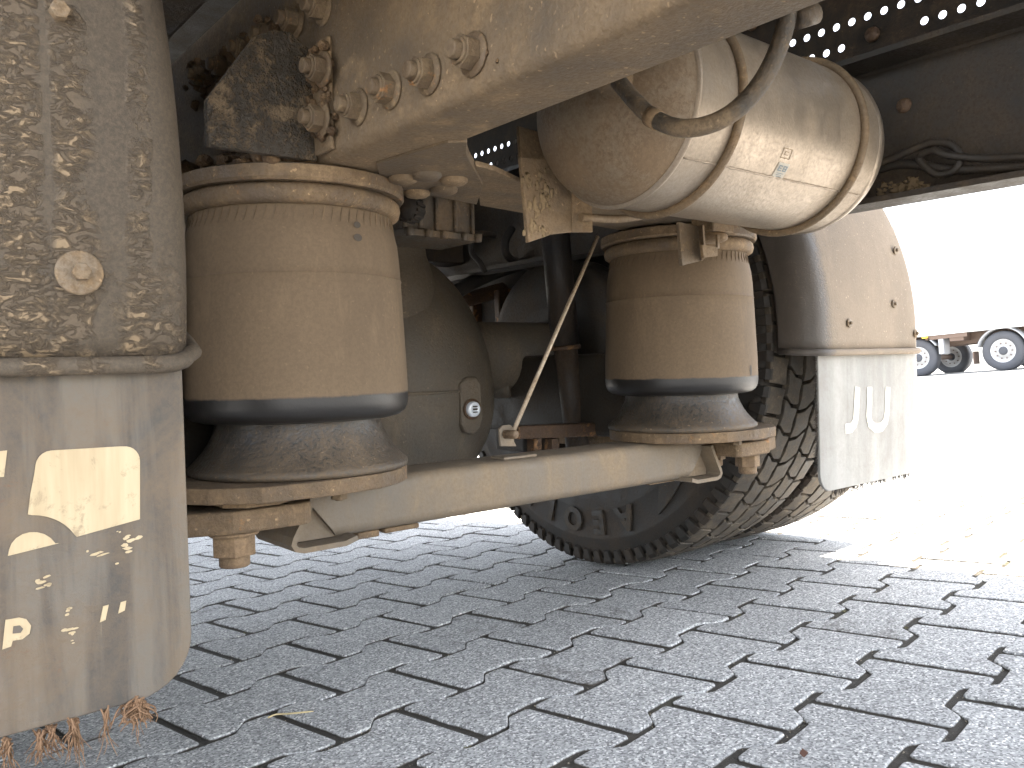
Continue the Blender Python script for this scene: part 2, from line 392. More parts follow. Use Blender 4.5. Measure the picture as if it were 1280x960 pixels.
def place(o, mat4, parent):
    o.parent = parent; o.matrix_local = Matrix.Translation(-ORG[parent]) @ mat4; ORG[o] = mat4.translation.copy(); return o
def thing(name, label, cat, loc, mat=None, group=None):
    o = bpy.data.objects.new(name, None); COL.objects.link(o); o.empty_display_size = .2
    o['label'] = label; o['category'] = cat
    if group: o['group'] = group
    o.matrix_world = (mat or Matrix.Identity(4)) @ Matrix.Translation(loc); ORG[o] = Vector(loc)
    return o
def tag(o, label, cat, group=None):
    o['label'] = label; o['category'] = cat
    if group: o['group'] = group
    return o
def spline(pts, k=8):
    P = [Vector(p) for p in pts]; P = [2*P[0]-P[1]]+P+[2*P[-1]-P[-2]]; out = []
    for i in range(1, len(P)-2):
        for j in range(k):
            t = j/k; a, b, c, d = P[i-1:i+3]
            out.append(.5*((2*b)+(c-a)*t+(2*a-5*b+4*c-d)*t*t+(3*b-a-3*c+d)*t**3))
    out.append(P[-2]); return out
def rough_lump(mb, c, r, seed=0, sc=(1,1,1), sub=2, amp=.45, f=None):
    bm = bmesh.new(); bmesh.ops.create_icosphere(bm, subdivisions=sub, radius=1)
    f = f or 1.6
    vs = []
    for v in bm.verts:
        d = v.co.normalized(); k = 1+amp*noise.noise(d*f+Vector((seed*3.1, seed*1.7, seed)))+amp*.4*noise.noise(d*f*3+Vector((seed, 5, 2)))
        vs.append(Vector(c)+Vector((d.x*sc[0], d.y*sc[1], d.z*sc[2]))*r*k)
    mb.add(vs, [tuple(v.index for v in f_.verts) for f_ in bm.faces], True); bm.free()

# truck space: origin at the lens, +Y forward, +Z up, pitched NOSE against the ground
TM = Matrix.Translation((0, 0, H)) @ Matrix.Rotation(NOSE, 4, 'X')
TI = Matrix.Rotation(-NOSE, 3, 'X')
TR, TU, TF = TI @ CR, TI @ CU, TI @ CF
def at(px, py, ax, val):
    """the real point seen at a spot of the photograph, at a known x, y or z of the truck"""
    d = TF*FPX + TR*(px-640) - TU*(py-480); return d*(val/d['xyz'.index(ax)])

# ================================================================ GROUND
PROT = HEAD - .742
PC = Vector((.781, -.679))
cp, sp_ = math.cos(PROT), math.sin(PROT)
def pav_world(x, y):
    x -= PC.x; y -= PC.y; return Vector((cp*x-sp_*y, sp_*x+cp*y, 0))
def project(P):
    d = Vector(P)-Vector((0, 0, H)); z = d.dot(CF)
    if z < .05: return None
    return 640+FPX*d.dot(CR)/z, 480-FPX*d.dot(CU)/z, z
# ground sheet: level under the truck, rising gently across the yard
def gz(x, y):
    d = max(0, x-4.0); return -.0034 + d*.0232
g = MB()
xs = [-60, -20, -6, -3, 0, 2, 4, 9, 16, 24, 32, 60, 150, 600]; ys = [-500, -60, -15, -4, 0, 4, 10, 20, 60, 500]
g.add([(x, y, gz(min(x, 32), y)) for y in ys for x in xs],
      [(j*len(xs)+i, j*len(xs)+i+1, (j+1)*len(xs)+i+1, (j+1)*len(xs)+i) for j in range(len(ys)-1) for i in range(len(xs)-1)], True)
yard = build('paved_ground', g, M['sand'], kind='structure', c=(0, 0, 0)); yard['label'] = 'grey paved yard under and beyond the truck'
yard.data.materials.append(M['yard'])
for p in yard.data.polygons:
    c_ = p.center
    if c_.length > 13: p.material_index = 1
yard_top = MB()
# paver shape
HL, WW, WN, YA, YB = .0936, .0778, .0520, .0350, .0560
half = [(WW-.004, -HL), (WW, -HL+.004), (WW, -YB-.005), (WW-.0025, -YB), (WW-.007, -YB+.0045), (WN+.007, -YA-.0045), (WN+.0022, -YA), (WN, -YA+.006), (WN, YA-.006), (WN+.0022, YA), (WN+.007, YA+.0045), (WW-.007, YB-.0045), (WW-.0025, YB), (WW, YB+.005), (WW, HL-.004), (WW-.004, HL)]
OUT = half + [(-x, y) for x, y in reversed(half)]
def inset(poly, d):
    n = len(poly); r = []
    for i in range(n):
        p0, p1, p2 = Vector(poly[i-1]), Vector(poly[i]), Vector(poly[(i+1) % n])
        a = (p1-p0).normalized(); b = (p2-p1).normalized()
        na = Vector((-a.y, a.x)); nb = Vector((-b.y, b.x)); m_ = (na+nb)
        m_ = m_/max(.35, (1+na.dot(nb))); r.append(p1+m_*d)
    return [(v.x, v.y) for v in r]
IN1 = inset(OUT, .0020); IN0 = inset(OUT, .0006)
def paver_geo():
    n = len(OUT)
    vs = [(x, y, 0) for x, y in IN1]+[(x, y, -.0006) for x, y in IN0]+[(x, y, -.0019) for x, y in OUT]+[(x, y, -.034) for x, y in OUT]
    fs = [tuple(range(n))]
    for k in range(3):
        for i in range(n): fs.append((k*n+i, (k+1)*n+i, (k+1)*n+(i+1) % n, k*n+(i+1) % n))
    return [Vector(v) for v in vs], fs
PV, PF = paver_geo()
pm = MB(); pm.add(PV, PF, False)
first = None; cands = []
for i in range(-70, 90):
    for j in range(-60, 60):
        x = i*.14; y = j*.2+.1+(.1 if i % 2 else 0)
        w = pav_world(x, y); d = w.length
        if d > 8.5 or w.y < -1.6 or w.x < -2.2: continue
        q = project(w); score = 0
        if q and -60 < q[0] < 1340 and 560 < q[1] < 1010: score = 1/(q[2]**2*max(.2, q[2]))
        cands.append((score, i, j, w))
cands.sort(key=lambda t: -t[0])
near = [c_ for c_ in cands[:295] if c_[0] > 0]; rest = cands[len(near):]
pav0 = None
def jitter(i, j):
    r = random.Random(i*1000+j)
    return r.uniform(-.0012, .0010), r.uniform(-.006, .006), r.uniform(-.006, .006), r.uniform(-.006, .006)
for sc_, i, j, w in near:
    dz, rx, ry, rz = jitter(i, j)
    mt = Matrix.Translation((w.x, w.y, dz)) @ Matrix.Rotation(PROT+rz, 4, 'Z') @ Matrix.Rotation(rx, 4, 'X') @ Matrix.Rotation(ry, 4, 'Y')
    if pav0 is None:
        pav0 = build('paver', pm, M['paver'], c=(0, 0, 0)); o = pav0
    else:
        o = pav0.copy(); COL.objects.link(o)
    o.parent = yard; o.matrix_local = mt
pr = MB()
for sc_, i, j, w in rest:
    dz, rx, ry, rz = jitter(i, j)
    mt = Matrix.Translation((w.x, w.y, dz+max(0, w.x-4)*.0232)) @ Matrix.Rotation(PROT+rz, 4, 'Z') @ Matrix.Rotation(rx, 4, 'X') @ Matrix.Rotation(ry, 4, 'Y')
    n0 = len(OUT); 
    vs = [mt @ v for v in PV[:n0]]+[mt @ v for v in PV[2*n0:]]
    fs = [tuple(range(n0))]+[(k*n0+a, (k+1)*n0+a, (k+1)*n0+(a+1) % n0, k*n0+(a+1) % n0) for k in range(2) for a in range(n0)]
    pr.add(vs, fs, False)
build('paver', pr, M['paver'], yard, label='smaller looking pavers farther off and outside the view', kind='stuff', fix=False)

# grit and crumbs lying in the near joints
gr = MB(); rg = random.Random(3)
for k in range(5200):
    sc_, i, j, w = near[rg.randrange(min(len(near), 210))]
    e = rg.random()
    n_ = len(OUT); a = rg.randrange(n_); p0 = Vector(OUT[a]); p1 = Vector(OUT[(a+1) % n_]); seg = (p1-p0)
    if seg.length < .008 and rg.random() < .6: continue
    p = p0.lerp(p1, e); nrm = Vector((seg.y, -seg.x)).normalized(); p = p+nrm*rg.uniform(.0002, .0095)
    c0 = Vector((i*.14+p.x, j*.2+.1+(.1 if i % 2 else 0)+p.y)); W0 = pav_world(c0.x, c0.y)
    r = rg.uniform(.0007, .0019); z = -.0032+r*.5
    q = [Vector((rg.uniform(-1, 1), rg.uniform(-1, 1), rg.uniform(-.7, 1))).normalized()*r for _ in range(4)]
    gr.add([W0+Vector((0, 0, z))+x for x in q], [(0,1,2),(0,2,3),(0,3,1),(1,3,2)], False)
M['grit'] = plain('pale_grit', lin(.30, .26, .19), .9)
tag(build('joint_grit', gr, M['grit'], kind='stuff'), 'fine pale grit and crumbs caught in the paving joints', 'grit')
# little moss tufts
ms = MB()
for t_ in range(46):
    sc_, i, j, w = near[rg.randrange(200)]; a_ = rg.randrange(len(OUT)); sz = rg.uniform(.4, .9)
    p0 = Vector(OUT[a_]); p1 = Vector(OUT[(a_+1) % len(OUT)]); sg = p1-p0; p = p0.lerp(p1, rg.random())+Vector((sg.y, -sg.x)).normalized()*.005
    P = pav_world(i*.14+p.x, j*.2+.1+(.1 if i % 2 else 0)+p.y)
    for k in range(16):
        a = rg.uniform(0, 6.28); q = P+Vector((math.cos(a), math.sin(a), 0))*rg.uniform(0, .005*sz); q.z = -.003
        tip = q+Vector((rg.uniform(-1, 1)*.004, rg.uniform(-1, 1)*.004, rg.uniform(.002, .007)*sz)); w_ = Vector((rg.uniform(-1, 1), rg.uniform(-1, 1), 0)).normalized()*.0006
        ms.add([q-w_, q+w_, tip], [(0, 1, 2)], False)
M['moss'] = plain('dry_moss', lin(.15, .14, .06), .9)
tag(build('joint_moss', ms, M['moss'], kind='stuff'), 'sparse dry moss and grass sprouting from paving joints', 'moss')
def gpt(px, py, z=0):
    d = CF*FPX+CR*(px-640)-CU*(py-480); return Vector((0, 0, H))+d*((z-H)/d.z)
st = MB(); st.tube(spline([gpt(335, 897, .003), gpt(345, 893, .004), gpt(362, 892, .005), gpt(392, 889, .006)], 4), [.0012]*12+[.0005], 6)
M['straw'] = plain('dry_straw', lin(.50, .40, .22), .8)
tag(build('straw_stalk', st, M['straw']), 'thin dry straw stalk lying across a joint right of the mudflap', 'straw')
lf = MB(); P = gpt(1005, 943, .002)
lf.add([P+Vector((-.005, -.003, 0)), P+Vector((0, -.005, .003)), P+Vector((.006, -.001, .001)), P+Vector((.004, .004, .004)), P+Vector((-.002, .004, .001))], [(0, 1, 2, 3, 4)])
lf.add([v-Vector((0, 0, .0008)) for v in lf.v[:5]], [(4, 3, 2, 1, 0)])
M['leaf'] = plain('brown_leaf', lin(.14, .07, .05), .8)
tag(build('leaf_scrap', lf, M['leaf']), 'small reddish brown leaf scrap on a paver at lower right', 'leaf')

# ================================================================ TRUCK
truck = thing('truck', 'dusty truck seen from below behind its rear axle, with mudflaps, air springs and tank', 'truck', (.80, 1.38, -.46), TM)
CX = .797
# ---------------- frame rails
def c_rail(xweb, sgn, z0, z1, y0, y1, fl=.07, t=.008, rr=.012):
    mb = MB(); sec = []
    # sgn=+1: flanges go to +X
    def arc(cx, cz, r, a0, a1, n=5): return [(cx+r*math.cos(rad(a0+(a1-a0)*k/n)), cz+r*math.sin(rad(a0+(a1-a0)*k/n))) for k in range(n+1)]
    sec = [(fl, z0)] + [(rr+rr*math.cos(rad(a)), z0+rr+rr*math.sin(rad(a))) for a in (270, 255, 240, 225, 210, 195, 180)]
    sec += [(rr+rr*math.cos(rad(a)), z1-rr+rr*math.sin(rad(a))) for a in (180, 165, 150, 135, 120, 105, 90)] + [(fl, z1), (fl, z1-t), (t+.004, z1-t), (t, z1-t-.004), (t, z0+t+.004), (t+.004, z0+t), (fl, z0+t)]
    ring0 = [(xweb+sgn*x, y0, z) for x, z in sec]; n = len(sec)
    ny = 40; vs = []
    for k in range(ny+1):
        y = y0+(y1-y0)*k/ny; vs += [(xweb+sgn*x, y, z) for x, z in sec]
    fs = [(k*n+i, k*n+(i+1) % n, (k+1)*n+(i+1) % n, (k+1)*n+i) for k in range(ny) for i in range(n)]
    fs += [tuple(range(n)), tuple(ny*n+i for i in range(n-1, -1, -1))]
    return mb.add(vs, fs, True)
ZR = .215
railL = build('frame_rail', c_rail(.400, 1, ZR, .46, -.6, 4.6), M['rail'], truck, 'near frame rail, tan with dust, two rows of nuts on its web', sharp=30)
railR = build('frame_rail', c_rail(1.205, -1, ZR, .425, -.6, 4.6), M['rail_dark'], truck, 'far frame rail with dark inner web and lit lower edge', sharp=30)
# perforated upper strip over the far rail (real holes)
def perforated():
    mb = MB(); X0, X1 = 1.2032, 1.205; n = 14
    ydef = []
    pitch = .0247; y = .454-pitch*30
    rows = [(.469, lambda y: (.44 < y < .53) or (.64 < y < .74) or y < .2 or y > 1.2), (.503, lambda y: True)]
    zb = [.4255, .486, .522]
    cells = 0
    for r, (zc, ok) in enumerate(rows):
        k = 0; yy = .454-pitch*26 + (0.0 if r == 0 else .0075)
        za, zb_ = zb[r], zb[r+1]
        while yy < 2.3:
            ya, yb = yy-pitch/2, yy+pitch/2
            if ok(yy):
                rr = .0058
                ang = [2*math.pi*q/n for q in range(n)]
                def edge(a):
                    c, s = math.cos(a), math.sin(a)
                    hy, hz0, hz1 = pitch/2, zc-za, zb_-zc
                    t = min(hy/abs(c) if abs(c) > 1e-6 else 9, ((hz1 if s > 0 else hz0)/abs(s)) if abs(s) > 1e-6 else 9)
                    return (yy+c*t, zc+s*t)
                # include the cell corners
                angs = sorted(ang+[math.atan2(dz, dy) % (2*math.pi) for dy in (-pitch/2, pitch/2) for dz in (-(zc-za), zb_-zc)])
                N = len(angs)
                vs = []
                for X in (X0, X1):
                    vs += [(X, yy+rr*math.cos(a), zc+rr*math.sin(a)) for a in angs]
                    vs += [(X,)+edge(a) for a in angs]
                fs = []
                for q in range(N):
                    p = (q+1) % N
                    fs.append((q, p, N+p, N+q)); fs.append((2*N+q, 3*N+q, 3*N+p, 2*N+p)); fs.append((q, 2*N+q, 2*N+p, p))
                mb.add(vs, fs, False)
            else:
                mb.add([(X0, ya, za), (X0, yb, za), (X0, yb, zb_), (X0, ya, zb_), (X1, ya, za), (X1, yb, za), (X1, yb, zb_), (X1, ya, zb_)], [(0, 1, 2, 3), (7, 6, 5, 4)], False)
            yy += pitch
    mb.box((X0, -.2, .522), (X1, 2.3, .60)); mb.box((1.12, -.2, .60), (X1, 2.3, .608))
    return mb
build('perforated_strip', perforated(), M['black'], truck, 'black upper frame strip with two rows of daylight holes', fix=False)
# bolt builder: washer + hex flange nut + stud end, pointing to -X
def hexring(mb, r, h0, h1, chamf=.0):
    pts = [(math.cos(rad(60*k+12))*r, math.sin(rad(60*k+12))*r) for k in range(6)]
    mb.prism([(-h0, y, z) for y, z in pts], (-(h1-h0), 0, 0))
def nut_mesh():
    mb = MB()
    mb.lathe([(0, .0005), (.0205, .0005), (.0205, .003), (.017, .0048), (0, .0048)], (0, 0, 0), (-1, 0, 0), 20)
    hexring(mb, .0158, .0045, .018)
    mb.lathe([(0, .0175), (.0125, .0175), (.0120, .0205), (.0095, .0205)], (0, 0, 0), (-1, 0, 0), 16)
    mb.lathe([(.0088, .015), (.0088, .0275), (.0075, .0285), (0, .0285)], (0, 0, 0), (-1, 0, 0), 14)
    return mb
nut0 = build('rail_nut', nut_mesh(), M['nut'], c=(0, 0, 0), bevel=.0008)
first = True
nut_pts = [(570, 62), (515, 88), (468, 108), (428, 130), (393, 148), (395, 85), (385, 5), (352, 22), (320, 42), (292, 58), (265, 80), (240, 93)]
for k, q in enumerate(nut_pts):
    p = at(q[0], q[1], 'x', .382); p.x = .400 if k > 5 or k < 4 else .391
    mt = Matrix.Translation(p) @ Matrix.Rotation(random.uniform(0, 1), 4, 'X') @ Matrix.Scale(.86, 4)
    if k == 0: place(nut0, mt, railL)
    else: inst(nut0, mt, railL)
# triangular gusset + its bolted foot
gp = [(.372, .79, .345), (.355, .79, .343), (.335, .79, .332), (.286, .79, .262), (.286, .79, .218), (.398, .79, .218), (.398, .79, .33)]
gm = MB(); gm.prism(gp, (0, .010, 0)); build('gusset_plate', gm, M['gusset'], truck, 'dark mud splashed gusset over the near air spring', bevel=.001)
gm = MB(); gm.box((.3945, .752, .222), (.3995, .79, .335)); build('gusset_foot', gm, M['rail'], truck, bevel=.002)
# clods of dried mud around the gusset
md = MB(); rm = random.Random(11)
for k in range(150):
    y = rm.uniform(.80, 1.08); z = .215+abs(rm.gauss(0, .022)); x = rm.uniform(.335, .402)
    rough_lump(md, (x, y, z), rm.uniform(.005, .014), k, (1, 1, .8), 1)
for q in nut_pts[8:]:
    p = at(q[0], q[1], 'x', .39)
    for k in range(16):
        rough_lump(md, (.395+rm.gauss(0, .004), p.y+rm.gauss(0, .022), p.z+rm.gauss(-.006, .012)), rm.uniform(.004, .009), k+90, (1, 1, 1), 1)
for k in range(60):
    y = rm.uniform(.745, .79); z = rm.uniform(.235, .335)
    rough_lump(md, (.392+rm.gauss(0, .002), y, z), rm.uniform(.003, .006), k+300, (1, 1, 1), 1)
for k in range(26):
    p = at(580+rm.gauss(12, 12), 62+rm.gauss(2, 8), 'x', .399)
    rough_lump(md, p, rm.uniform(.001, .0035), k+400, (.6, 1, 1), 1)
build('mud_clods', md, M['mud'], truck, 'clods of dried brown mud caked around the frame bolts', kind='stuff')
# longitudinal side member, top left corner
sm = MB(); sm.box((.20, -.2, .362), (.298, 3.2, .47)); build('side_member', sm, M['rail_dark'], truck, 'dark side member outboard of the near rail', bevel=.006)
# ---------------- underside gusset, rivets, cross member
up = [(485,211),(564,180),(588,180),(585,190),(587,200),(594,214),(604,216)]
pl = [at(x, y, 'z', .2135) for x, y in up]
poly = [(.43, pl[0].y-.02), (.50, .62)]
U = MB()
pts2 = [at(x, y, 'z', .2125) for x, y in ((470,205),(560,178),(584,178),(583,190),(587,202),(595,216),(604,232),(596,256),(545,246),(503,243),(480,240))]
U.prism(pts2, (0, 0, .0115))
build('joint_plate', U, M['rail'], truck, 'flat plate riveted under the near rail', bevel=.001)
rv = MB(); rv.lathe([(.0165, 0), (.0160, .0035), (.012, .0062), (.006, .0075), (0, .008)], (0, 0, 0), (0, 0, -1), 20)
rivet0 = build('rivet_head', rv, M['rail'], c=(0, 0, 0))
jp = [o for o in COL.objects if o.name.startswith('joint_plate')][0]
for k, q in enumerate(((534,219),(567,225),(555,237),(521,241),(504,223))):
    mt = Matrix.Translation(at(q[0], q[1], 'z', .2115)+Vector((0, 0, .001)))
    if k == 0: place(rivet0, mt, jp)
    else: inst(rivet0, mt, jp)
cm = MB()
cp2 = [at(x, y, 'z', .2165) for x, y in ((594,207),(617,213),(654,230),(662,236),(662,268),(600,257))]
far = Vector((.46, .20, 0))
cm.prism([cp2[0], cp2[1], cp2[2], cp2[2]+Vector((.43, .05, 0)), cp2[4]+Vector((.42, .06, 0)), cp2[4], cp2[5]], (0, 0, .006))
cm.prism([cp2[2]+Vector((0, 0, .0065)), cp2[2]+Vector((.42, .05, .0065)), cp2[2]+Vector((.42, .055, .07)), cp2[2]+Vector((0, .005, .07))], (0, .006, 0))
build('cross_member', cm, M['rail'], truck, 'tapered crossmember behind the tank bracket', bevel=.001)
# two full crossmembers further ahead closing the frame
for y in (1.62, 2.5):
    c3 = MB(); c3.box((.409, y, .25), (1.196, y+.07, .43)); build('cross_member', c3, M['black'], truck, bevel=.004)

# ---------------- air springs
def air_spring(cx, cy, label, r=1.0):
    th = thing_part('air_spring', truck, (cx, cy, -.11), label)
    # steel top plate
    tp = MB(); tp.lathe([(0, .214), (.124, .214), (.129, .2115), (.1295, .199), (.127, .196), (.10, .196), (0, .196)], (cx, cy, 0), (0, 0, 1), 72)
    build('top_plate', tp, M['ring'], th, sharp=35)
    tr = MB(); tr.lathe([(.10, .196), (.1185, .1955), (.1235, .191), (.1245, .185), (.1225, .178), (.117, .1745), (.10, .174)], (cx, cy, 0), (0, 0, 1), 72)
    build('bead_ring', tr, M['ring'], th)
    bl = MB()
    prof = [(.10, .178), (.1135, .176), (.1140, .166), (.1165, .158), (.1195, .145), (.1215, .125), (.1225, .104), (.1236, .1028), (.1226, .1016), (.1240, .07), (.1252, .04), (.1265, .01), (.1272, -.018), (.1272, -.032), (.1262, -.040),
            (.1230, -.047), (.117, -.0515), (.108, -.054), (.098, -.0535), (.09, -.048)]
    fine = []
    for a, b in zip(prof, prof[1:]):
        fine.append(a); fine.append(((a[0]+b[0])/2, (a[1]+b[1])/2))
    fine.append(prof[-1])
    bl.lathe([(r_, z) for r_, z in fine], (cx, cy, 0), (0, 0, 1), 96)
    b = build('rubber_bellow', bl, M['bellow'], th, c=(cx, cy, 0))
    rb = MB()
    # short ribs under the bead ring
    for k in range(72):
        a = 2*math.pi*k/72
        d = Vector((math.cos(a), math.sin(a), 0)); t = Vector((-d.y, d.x, 0)); z0, z1 = .157, .1735
        p0 = Vector((cx, cy, z0))+d*.1171; p1 = Vector((cx, cy, z1))+d*.1142+t*.004
        rb.add([p0-t*.0007, p0+t*.0007, p1+t*.0007, p1-t*.0007, p0-t*.0007-d*.002, p0+t*.0007-d*.002, p1+t*.0007-d*.002, p1-t*.0007-d*.002], [(0,1,2,3),(0,3,7,4),(1,5,6,2)], False)
    build('bellow_ribs', rb, M['bellow'], th, kind='stuff')
    # moulded marks
    ps = MB()
    ps.lathe([(.094, -.046), (.0935, -.054), (.0945, -.062), (.0975, -.070), (.102, -.079), (.108, -.088), (.115, -.096), (.1205, -.1015), (.1245, -.105), (.1250, -.108), (.1240, -.1115), (0, -.1115)], (cx, cy, 0), (0, 0, 1), 80)
    build('piston', ps, M['piston'], th)
    return th
def thing_part(name, parent, loc, label=None):
    o = bpy.data.objects.new(name, None); COL.objects.link(o); o.parent = parent; o.location = Vector(loc)-ORG[parent]; ORG[o] = Vector(loc)
    o.empty_display_size = .1
    if label: o['label'] = label
    return o
SL, SR = (.422, .905), (1.119, .906)
asL = air_spring(SL[0], SL[1], 'near air spring, large, between mudguard and axle housing')
asR = air_spring(SR[0], SR[1], 'far air spring standing in front of the rear tyre')
def oval(px0, py0, w, h, mat, parent, name, cx, cy, R_=.1228):
    mb = MB(); d = TF*FPX+TR*(px0-640)-TU*(py0-480)
    # hit the cylinder
    a = d.x**2+d.y**2; b = -2*(cx*d.x+cy*d.y); c = cx*cx+cy*cy-R_*R_; D = b*b-4*a*c
    if D < 0: return
    P = d*((-b-math.sqrt(D))/2/a); ang = math.atan2(P.y-cy, P.x-cx)
    n = 16; vs = [(cx+(R_+.0012)*math.cos(ang), cy+(R_+.0012)*math.sin(ang), P.z)]
    for k in range(n):
        t = 2*math.pi*k/n; aa = ang+w*math.cos(t)/R_; vs.append((cx+(R_+.0008)*math.cos(aa), cy+(R_+.0008)*math.sin(aa), P.z+h*math.sin(t)))
    mb.add(vs, [(0, k+1, (k+1) % n+1) for k in range(n)], True)
    build(name, mb, mat, parent)
M['rubmark'] = plain('rubber_mark', lin(.055, .043, .032), .8)
oval(938, 463, .004, .009, M['rubmark'], asR, 'moulded_mark', SR[0], SR[1], .1268)
oval(446, 281, .0045, .0035, M['rubmark'], asL, 'moulded_mark', SL[0], SL[1], .1190)
oval(447, 297, .0055, .0040, M['rubmark'], asL, 'moulded_mark', SL[0], SL[1], .1203)

# ---------------- base plates, beam
def mir(p): return (2*.7705-p[0],)+tuple(p[1:])
def both(fn, name, mat, labels, bevel=.0015):
    for s in (0, 1):
        mb = MB(); fn(mb, (lambda p: p) if s == 0 else mir)
        build(name, mb, mat, truck, labels[s], bevel=bevel)
def p1(mb, T):
    cx, cy = SL; arc = [(cx+.1235*math.cos(rad(a)), cy+.1235*math.sin(rad(a))) for a in range(-58, 100, 10)]
    poly = [(.250, .87), (.283, .818), (.325, .786), (.40, .777), (.46, .785)]+arc+[(.32, 1.02), (.25, .98)]
    mb.prism([T((x, y, -.1125)) for x, y in poly], (0, 0, -.0165))
both(p1, 'spring_seat', M['plate'], ['near spring seat plate, tan and angular', 'far spring seat plate'])
def p1b(mb, T):
    mb.prism([T((.300, .826, -.1295)), T((.318, .808, -.1295)), T((.352, .806, -.1295)), T((.40, .84, -.1295)), T((.30, .90, -.1295))], (0, 0, -.0055))
both(p1b, 'seat_boss', M['plate'], [None, None], .001)
def p2(mb, T):
    mb.prism([T((.305, .812, -.1375)), T((.385, .812, -.1375)), T((.392, .818, -.1375)), T((.394, 1.28, -.1375)), T((.27, 1.28, -.1375)), T((.235, .845, -.1375)), T((.285, .826, -.1375))], (0, 0, -.0235))
def p3(mb, T):
    A, B = T((.27, 1.02, -.137)), T((.435, 1.50, .02))
    mb.box((min(A[0], B[0]), 1.02, -.1365), (max(A[0], B[0]), 1.50, .02))
both(p3, 'axle_seat', M['rail_dark'], ['near axle seat block behind the air spring', 'far axle seat block behind the air spring'], .01)
both(p2, 'trailing_arm_end', M['plate'], ['near trailing arm end clamped under the spring seat', 'far trailing arm end'], .003)
def nut_big(cx, cy, z0, r=.026, h=.021, sr=.0155, sh=.012, rot=10):
    mb = MB()
    mb.lathe([(0, 0), (r*1.08, 0), (r*1.1, .002), (r*1.02, .004), (r*.98, .004)], (cx, cy, z0), (0, 0, -1), 24)
    mb.prism([(cx+r*math.cos(rad(60*k+rot)), cy+r*math.sin(rad(60*k+rot)), z0-.003) for k in range(6)], (0, 0, -h))
    mb.lathe([(sr, 0), (sr, sh), (sr*.9, sh+.0015), (0, sh+.0015)], (cx, cy, z0-h-.002), (0, 0, -1), 18)
    return mb
for (cx, cy, T) in ((.315, .838, 0), (.262, .915, 0), (2*.7705-.315, .850, 1), (2*.7705-.262, .96, 1)):
    build('seat_nut', nut_big(cx, cy, -.161, r=.0235 if not T else .021), M['castnut'], truck, None, bevel=.001)
for (px, py, cxy) in ((424, 622, 0), (920, 549, 1)):
    P = at(px, py, 'y', .82)
    build('seat_bolt', nut_big(P.x, .82, -.129, r=.0095, h=.008, sr=.005, sh=.001), M['nut'], truck, 'small rusty bolt under the spring seat', bevel=.0005)
# beam: closed section with diagonal ends and a bent lower lip
BY0, BY1, BZ0, BZ1 = .872, .962, -.1945, -.1295
def rbox_sec(y0, y1, z0, z1, r, n=5):
    s = []
    for (cy, cz, a0) in ((y1-r, z1-r, 0), (y0+r, z1-r, 90), (y0+r, z0+r, 180), (y1-r, z0+r, 270)):
        for k in range(n+1):
            a = rad(a0+90*k/n); s.append((cy+r*math.cos(a), cz+r*math.sin(a)))
    return s
bm_ = MB(); sec = rbox_sec(BY0, BY1, BZ0, BZ1, .014); n = len(sec)
xs_ = [.47+(1.075-.47)*k/12 for k in range(13)]
def endx(z, base, s):      # slanted ends: longer at the top
    t = (z-BZ0)/(BZ1-BZ0); return base-s*.052*t
vs = []
for k, x in enumerate([None]+xs_+[None]):
    for (y, z) in sec:
        if x is None: xx = endx(z, .452, 1) if k == 0 else endx(z, 1.094, -1)
        else: xx = x
        vs.append((xx, y, z))
N = 15
bm_.add(vs, [(k*n+i, k*n+(i+1) % n, (k+1)*n+(i+1) % n, (k+1)*n+i) for k in range(N-1) for i in range(n)]+[tuple(range(n)), tuple((N-1)*n+i for i in range(n-1, -1, -1))], True)
build('cross_beam', bm_, M['beam'], truck, 'pale grey box beam joining the two spring seats', sharp=40)
# lips (bent plate ends)
def lip(mb, T):
    path = [(.408, -.1405), (.404, -.150), (.386, -.182), (.3835, -.190), (.388, -.1975), (.398, -.2005), (.45, -.2005), (.466, -.1960)]
    th = .006
    P = [Vector((x, 0, z)) for x, z in path]; inner = []
    for i, p in enumerate(P):
        t = (P[min(i+1, len(P)-1)]-P[max(i-1, 0)]).normalized(); nrm = Vector((-t.z, 0, t.x)); inner.append(p+nrm*th)
    y0, y1 = .852, .955
    for i in range(len(P)-1):
        q = [P[i], P[i+1], inner[i+1], inner[i]]
        mb.prism([T((v.x, y0, v.z)) for v in q], (0, y1-y0, 0))
both(lip, 'beam_lip', M['beam'], ['bent lower lip at the near end of the beam', 'bent lower lip at the far end of the beam'], 0)
def webend(mb, T):
    mb.prism([T(p) for p in ((.405, .880, -.1315), (.470, .880, -.1315), (.470, .880, -.1935), (.3925, .880, -.1935), (.390, .880, -.185))], (0, .006, 0))
both(webend, 'beam_end_web', M['beam'], [None, None], .001)
for (a, b) in (((450, 676), (477, 655)), ((484, 668), (527, 650)), ((815, 607), (846, 592))):
    A, B = at(a[0], a[1], 'y', .88), at(b[0], b[1], 'y', .88)
    c4 = MB(); zt = BZ0-.0006; zb_ = max(min(A.z, B.z), -.209)
    c4.box((A.x, .885, zb_), (B.x, .945, zt)); build('beam_block', c4, M['plate'], truck, bevel=.002)
